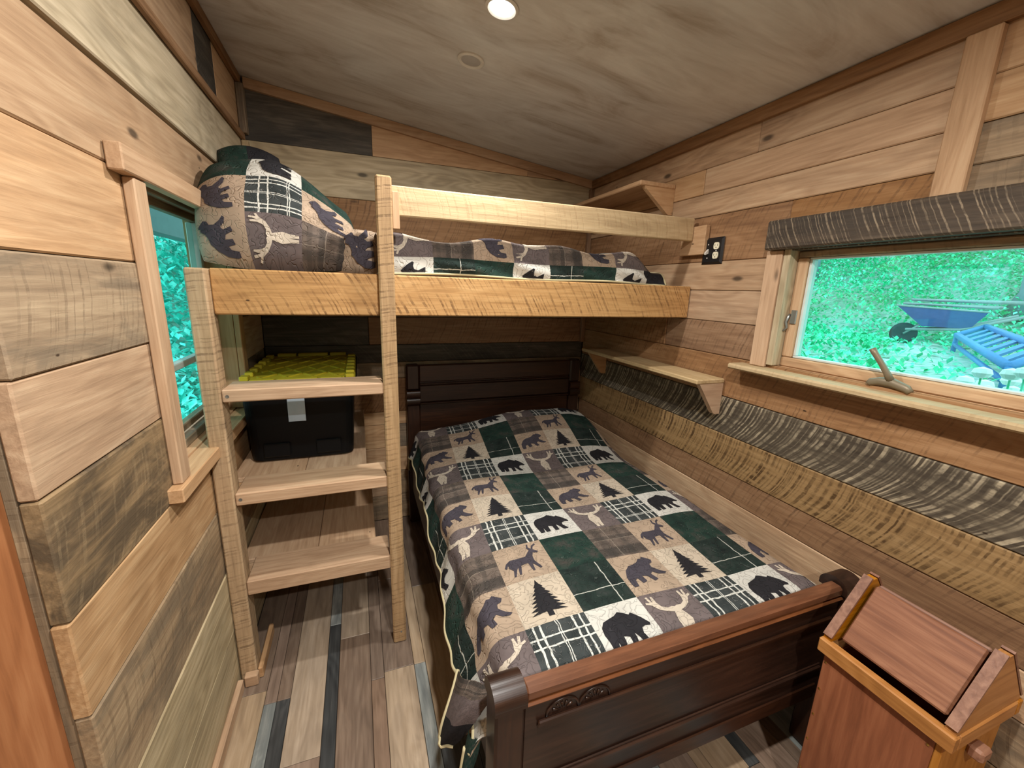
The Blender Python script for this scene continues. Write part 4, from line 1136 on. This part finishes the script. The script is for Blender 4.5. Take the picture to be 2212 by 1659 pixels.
while len(pts) < 90000:
    x = rng.uniform(5.0, 19.0); y = rng.uniform(-3.0, 19.0)
    if not (-0.1*(x-0.5) < y < 1.3*(x-0.5)): continue
    bare = math.exp(-((y - (2.6 + 0.30*(x-6)))**2)/0.5) * sm(10.5, 8.5, x)
    path = math.exp(-((y - (0.62*(x-0.5)))**2)/0.35) * sm(13, 11, x)
    near = sm(10.9, 10.3, x)*sm(0.58, 0.48, y/(x-0.5))
    if rng.random() < max(0.8*bare, path*0.7, 0.86*near): continue
    hgt = rng.uniform(0, 0.05 + 0.25*sm(10.2, 11.2, x))*(1 + 1.2*sm(10, 13, x))
    pts.append((x, y, G(x, y) + hgt))
leaves('undergrowth', pts, 0.10, LEAF, 'dense green undergrowth on the slope outside the wide window')
pts = []
while len(pts) < 40000:
    x = rng.uniform(-9.0, 0.2); y = rng.uniform(3.2, 19.0)
    r_ = (0.5-x)/max(0.1, y)
    if not (0.12 < r_ < 0.75): continue
    far = sm(6.5, 10, y)
    pts.append((x, y, G(x, y) + rng.uniform(0, 0.25 + 3.2*far)))
leaves('shrubbery', pts, 0.16, LEAFB, 'blue green shrubs outside the narrow left window')

# wheelbarrow
wb = empty('wheelbarrow', (9.85, 4.13, G(9.85, 4.13)), 'old blue wheelbarrow loaded with sticks outside the window', 'wheelbarrow')
gz = G(9.85, 4.13); ang = math.radians(118)      # long axis in plan, wheel end first
LX = Vector((math.cos(ang), math.sin(ang), 0)); LY = Vector((-math.sin(ang), math.cos(ang), 0)); BO = Vector((9.85, 4.13, gz))
def wpt(a, b, c): return tuple(BO + LX*a + LY*b + Vector((0, 0, c)))
rim = [(0.62, -0.30), (0.62, 0.30), (-0.45, 0.36), (-0.45, -0.36)]; bot = [(0.26, -0.18), (0.26, 0.18), (-0.30, 0.24), (-0.30, -0.24)]
V = [wpt(a, b, 0.66 if a > 0 else 0.60) for a, b in rim] + [wpt(a, b, 0.33) for a, b in bot]
V += [wpt(a*0.96, b*0.95, 0.655 if a > 0 else 0.595) for a, b in rim] + [wpt(a*0.95, b*0.95, 0.35) for a, b in bot]
F = [[i, (i+1) % 4, 4+(i+1) % 4, 4+i] for i in range(4)] + [[4, 5, 6, 7]] + [[8+(i+1) % 4, 8+i, 12+i, 12+(i+1) % 4] for i in range(4)] + [[15, 14, 13, 12]] + [[i, 8+i, 8+(i+1) % 4, (i+1) % 4] for i in range(4)]
tray = mesh('tray', V, F, M_BARROW, wb)
tube('tray_rim', [wpt(a, b, 0.665 if a > 0 else 0.605) for a, b in rim + rim[:1]], 0.014, M_GREYW, tray, 6)
for b in (-0.22, 0.22):
    tube('handle', [wpt(0.45, b*0.5, 0.26), wpt(-0.2, b, 0.31), wpt(-0.85, b*1.3, 0.56)], 0.022, M_GREYW, wb)
    tube('leg', [wpt(-0.25, b, 0.37), wpt(-0.30, b*1.05, 0.02), wpt(-0.36, b*1.05, 0.0)], 0.018, M_GREYW, wb)
    tube('wheel_fork', [wpt(0.25, b*0.7, 0.38), wpt(0.46, b*0.35, 0.18)], 0.016, M_GREYW, wb)
lathe('wheel', [(0.05, -0.04), (0.15, -0.045), (0.19, -0.02), (0.19, 0.02), (0.15, 0.045), (0.05, 0.04)], wpt(0.46, 0, 0.18), LY, M_TYRE, wb, 20)
for i, (a, b, c_) in enumerate((((-0.65, -0.2, 0.68), (0.55, 0.1, 0.70), 0.025), ((-0.85, 0.1, 0.76), (0.45, -0.15, 0.77), 0.03), ((-0.55, 0.25, 0.67), (0.35, 0.2, 0.70), 0.022))):
    st = mesh('stick', *tube_vf([wpt(*a), wpt(*[(p+q)/2 for p, q in zip(a, b)]), wpt(*b)], [c_, c_*0.9, c_*0.7], 7), M_GREYW, None, smooth=True)
    tag(st, ('medium pale stick across the wheelbarrow tray', 'longest and thickest pale stick across the wheelbarrow tray', 'shortest thin pale stick across the wheelbarrow tray')[i], 'stick', 'sticks in the wheelbarrow')

# slatted blue ramp
def along(px_y, px_z, t): return Vector((0.5 + t, px_y*t, 1.52 + px_z*t))
p1 = along(0.418, -0.056, 8.4); p2 = along(0.345, -0.100, 5.6); p3 = along(0.385, -0.038, 9.2); p4 = p2 + (p3 - p1)
rp = empty('slatted_ramp', (p2.x, p2.y, G(p2.x, p2.y)), 'blue metal slatted trailer bed lying beside the wheelbarrow', 'trailer')
def rail(name, a, b, r, m, par, par_up=0.0):
    return tube(name, [tuple(a), tuple((a+b)/2), tuple(b)], r, m, par, 6)
rail('side_rail', p1, p2, 0.045, M_BLUE, rp); rail('side_rail', p3, p4, 0.045, M_BLUE, rp)
rail('end_rail', p1, p3, 0.04, M_BLUE, rp); rail('end_rail', p2, p4, 0.04, M_BLUE, rp)
off = Vector((0, 0, -0.14)); rail('lower_rail', p1+off, p2+off, 0.03, M_BLUE, rp)
for i in range(1, 8):
    k = i/8; a = p1.lerp(p2, k); b = p3.lerp(p4, k); t = (p2-p1).normalized()*0.09
    V = [tuple(w) for w in (a-t, a+t, b+t, b-t)] + [tuple(w + Vector((0, 0, -0.03))) for w in (a-t, a+t, b+t, b-t)]
    mesh('slat', V, [[0, 1, 2, 3], [7, 6, 5, 4], [0, 4, 5, 1], [1, 5, 6, 2], [2, 6, 7, 3], [3, 7, 4, 0]], M_BLUE, rp)
for p in (p1, p2, p3, p4):
    tube('leg', [tuple(p), (p.x, p.y, G(p.x, p.y)-0.02)], 0.03, M_BLUE, rp, 6)

# white flower heads near the window
fr2 = random.Random(5)
for i in range(9):
    t = 3.3 + 0.17*(i % 3) + 0.05*(i // 3); yy = (0.322 + 0.026*(i // 3) + 0.006*(i % 3))*t; zt = 1.52 - (0.112 + 0.018*((i*2) % 3))*t; xx = 0.5 + t; yy += fr2.uniform(-0.03, 0.03); zt += fr2.uniform(-0.03, 0.03)
    if i == 8: yy += 0.05
    fl = empty('flower', (xx, yy, G(xx, yy)), 'white flower cluster on a thin stem near the wide window', 'flower', 'white flowers outside the window')
    tube('stem', [(xx, yy, G(xx, yy)-0.02), (xx+0.02, yy, (zt+G(xx, yy))/2), (xx, yy, zt)], 0.005, LEAF, fl, 6)
    lathe('flower_head', [(0.002, -0.03), (0.03, -0.022), (0.045, 0.0), (0.036, 0.026), (0.002, 0.038)], (xx, yy, zt), (0.1, 0.05, 1), M_FLOWER, fl, 12)

# tree trunks
for (xx, yy, r_, lab) in ((12.2, 3.85, 0.34, 'thick blue grey tree trunk beyond the blue trailer bed'), (13.5, 9.15, 0.24, 'slim grey tree trunk at the window hinge side')):
    z0 = G(xx, yy) - 0.1
    tr = empty('tree', (xx, yy, z0), lab, 'tree')
    tube('trunk', [(xx, yy, z0), (xx+0.03, yy, z0+0.5), (xx+0.05, yy+0.03, z0+2.5), (xx, yy, z0+6.0)], [r_*1.5, r_, r_*0.9, r_*0.6], M_BARK, tr, 12)
    for k in range(4):
        a = k*1.7; zb = z0 + 3.2 + 0.5*k
        tube('branch', [(xx, yy, zb), (xx+math.cos(a)*1.0, yy+math.sin(a)*1.0, zb+0.6), (xx+math.cos(a)*1.8, yy+math.sin(a)*1.8, zb+0.9)], [r_*0.35, r_*0.2, r_*0.08], M_BARK, tr, 6)
# porch beam outside the left window
pb = empty('porch_beam', (-0.7, 3.4, G(-0.7, 3.4)), 'grey weathered porch beam on posts outside the left window', 'beam')
board('beam', (-0.76, 0.9, 1.80), (-0.66, 6.0, 1.945), M_SLATEWD, pb, 'y', 'x', 0.005)
for yy in (0.95, 5.9):
    board('post', (-0.76, yy, G(-0.7, yy)-0.02), (-0.66, yy+0.1, 1.7995), M_SLATEWD, pb, 'z', 'x', 0.005)
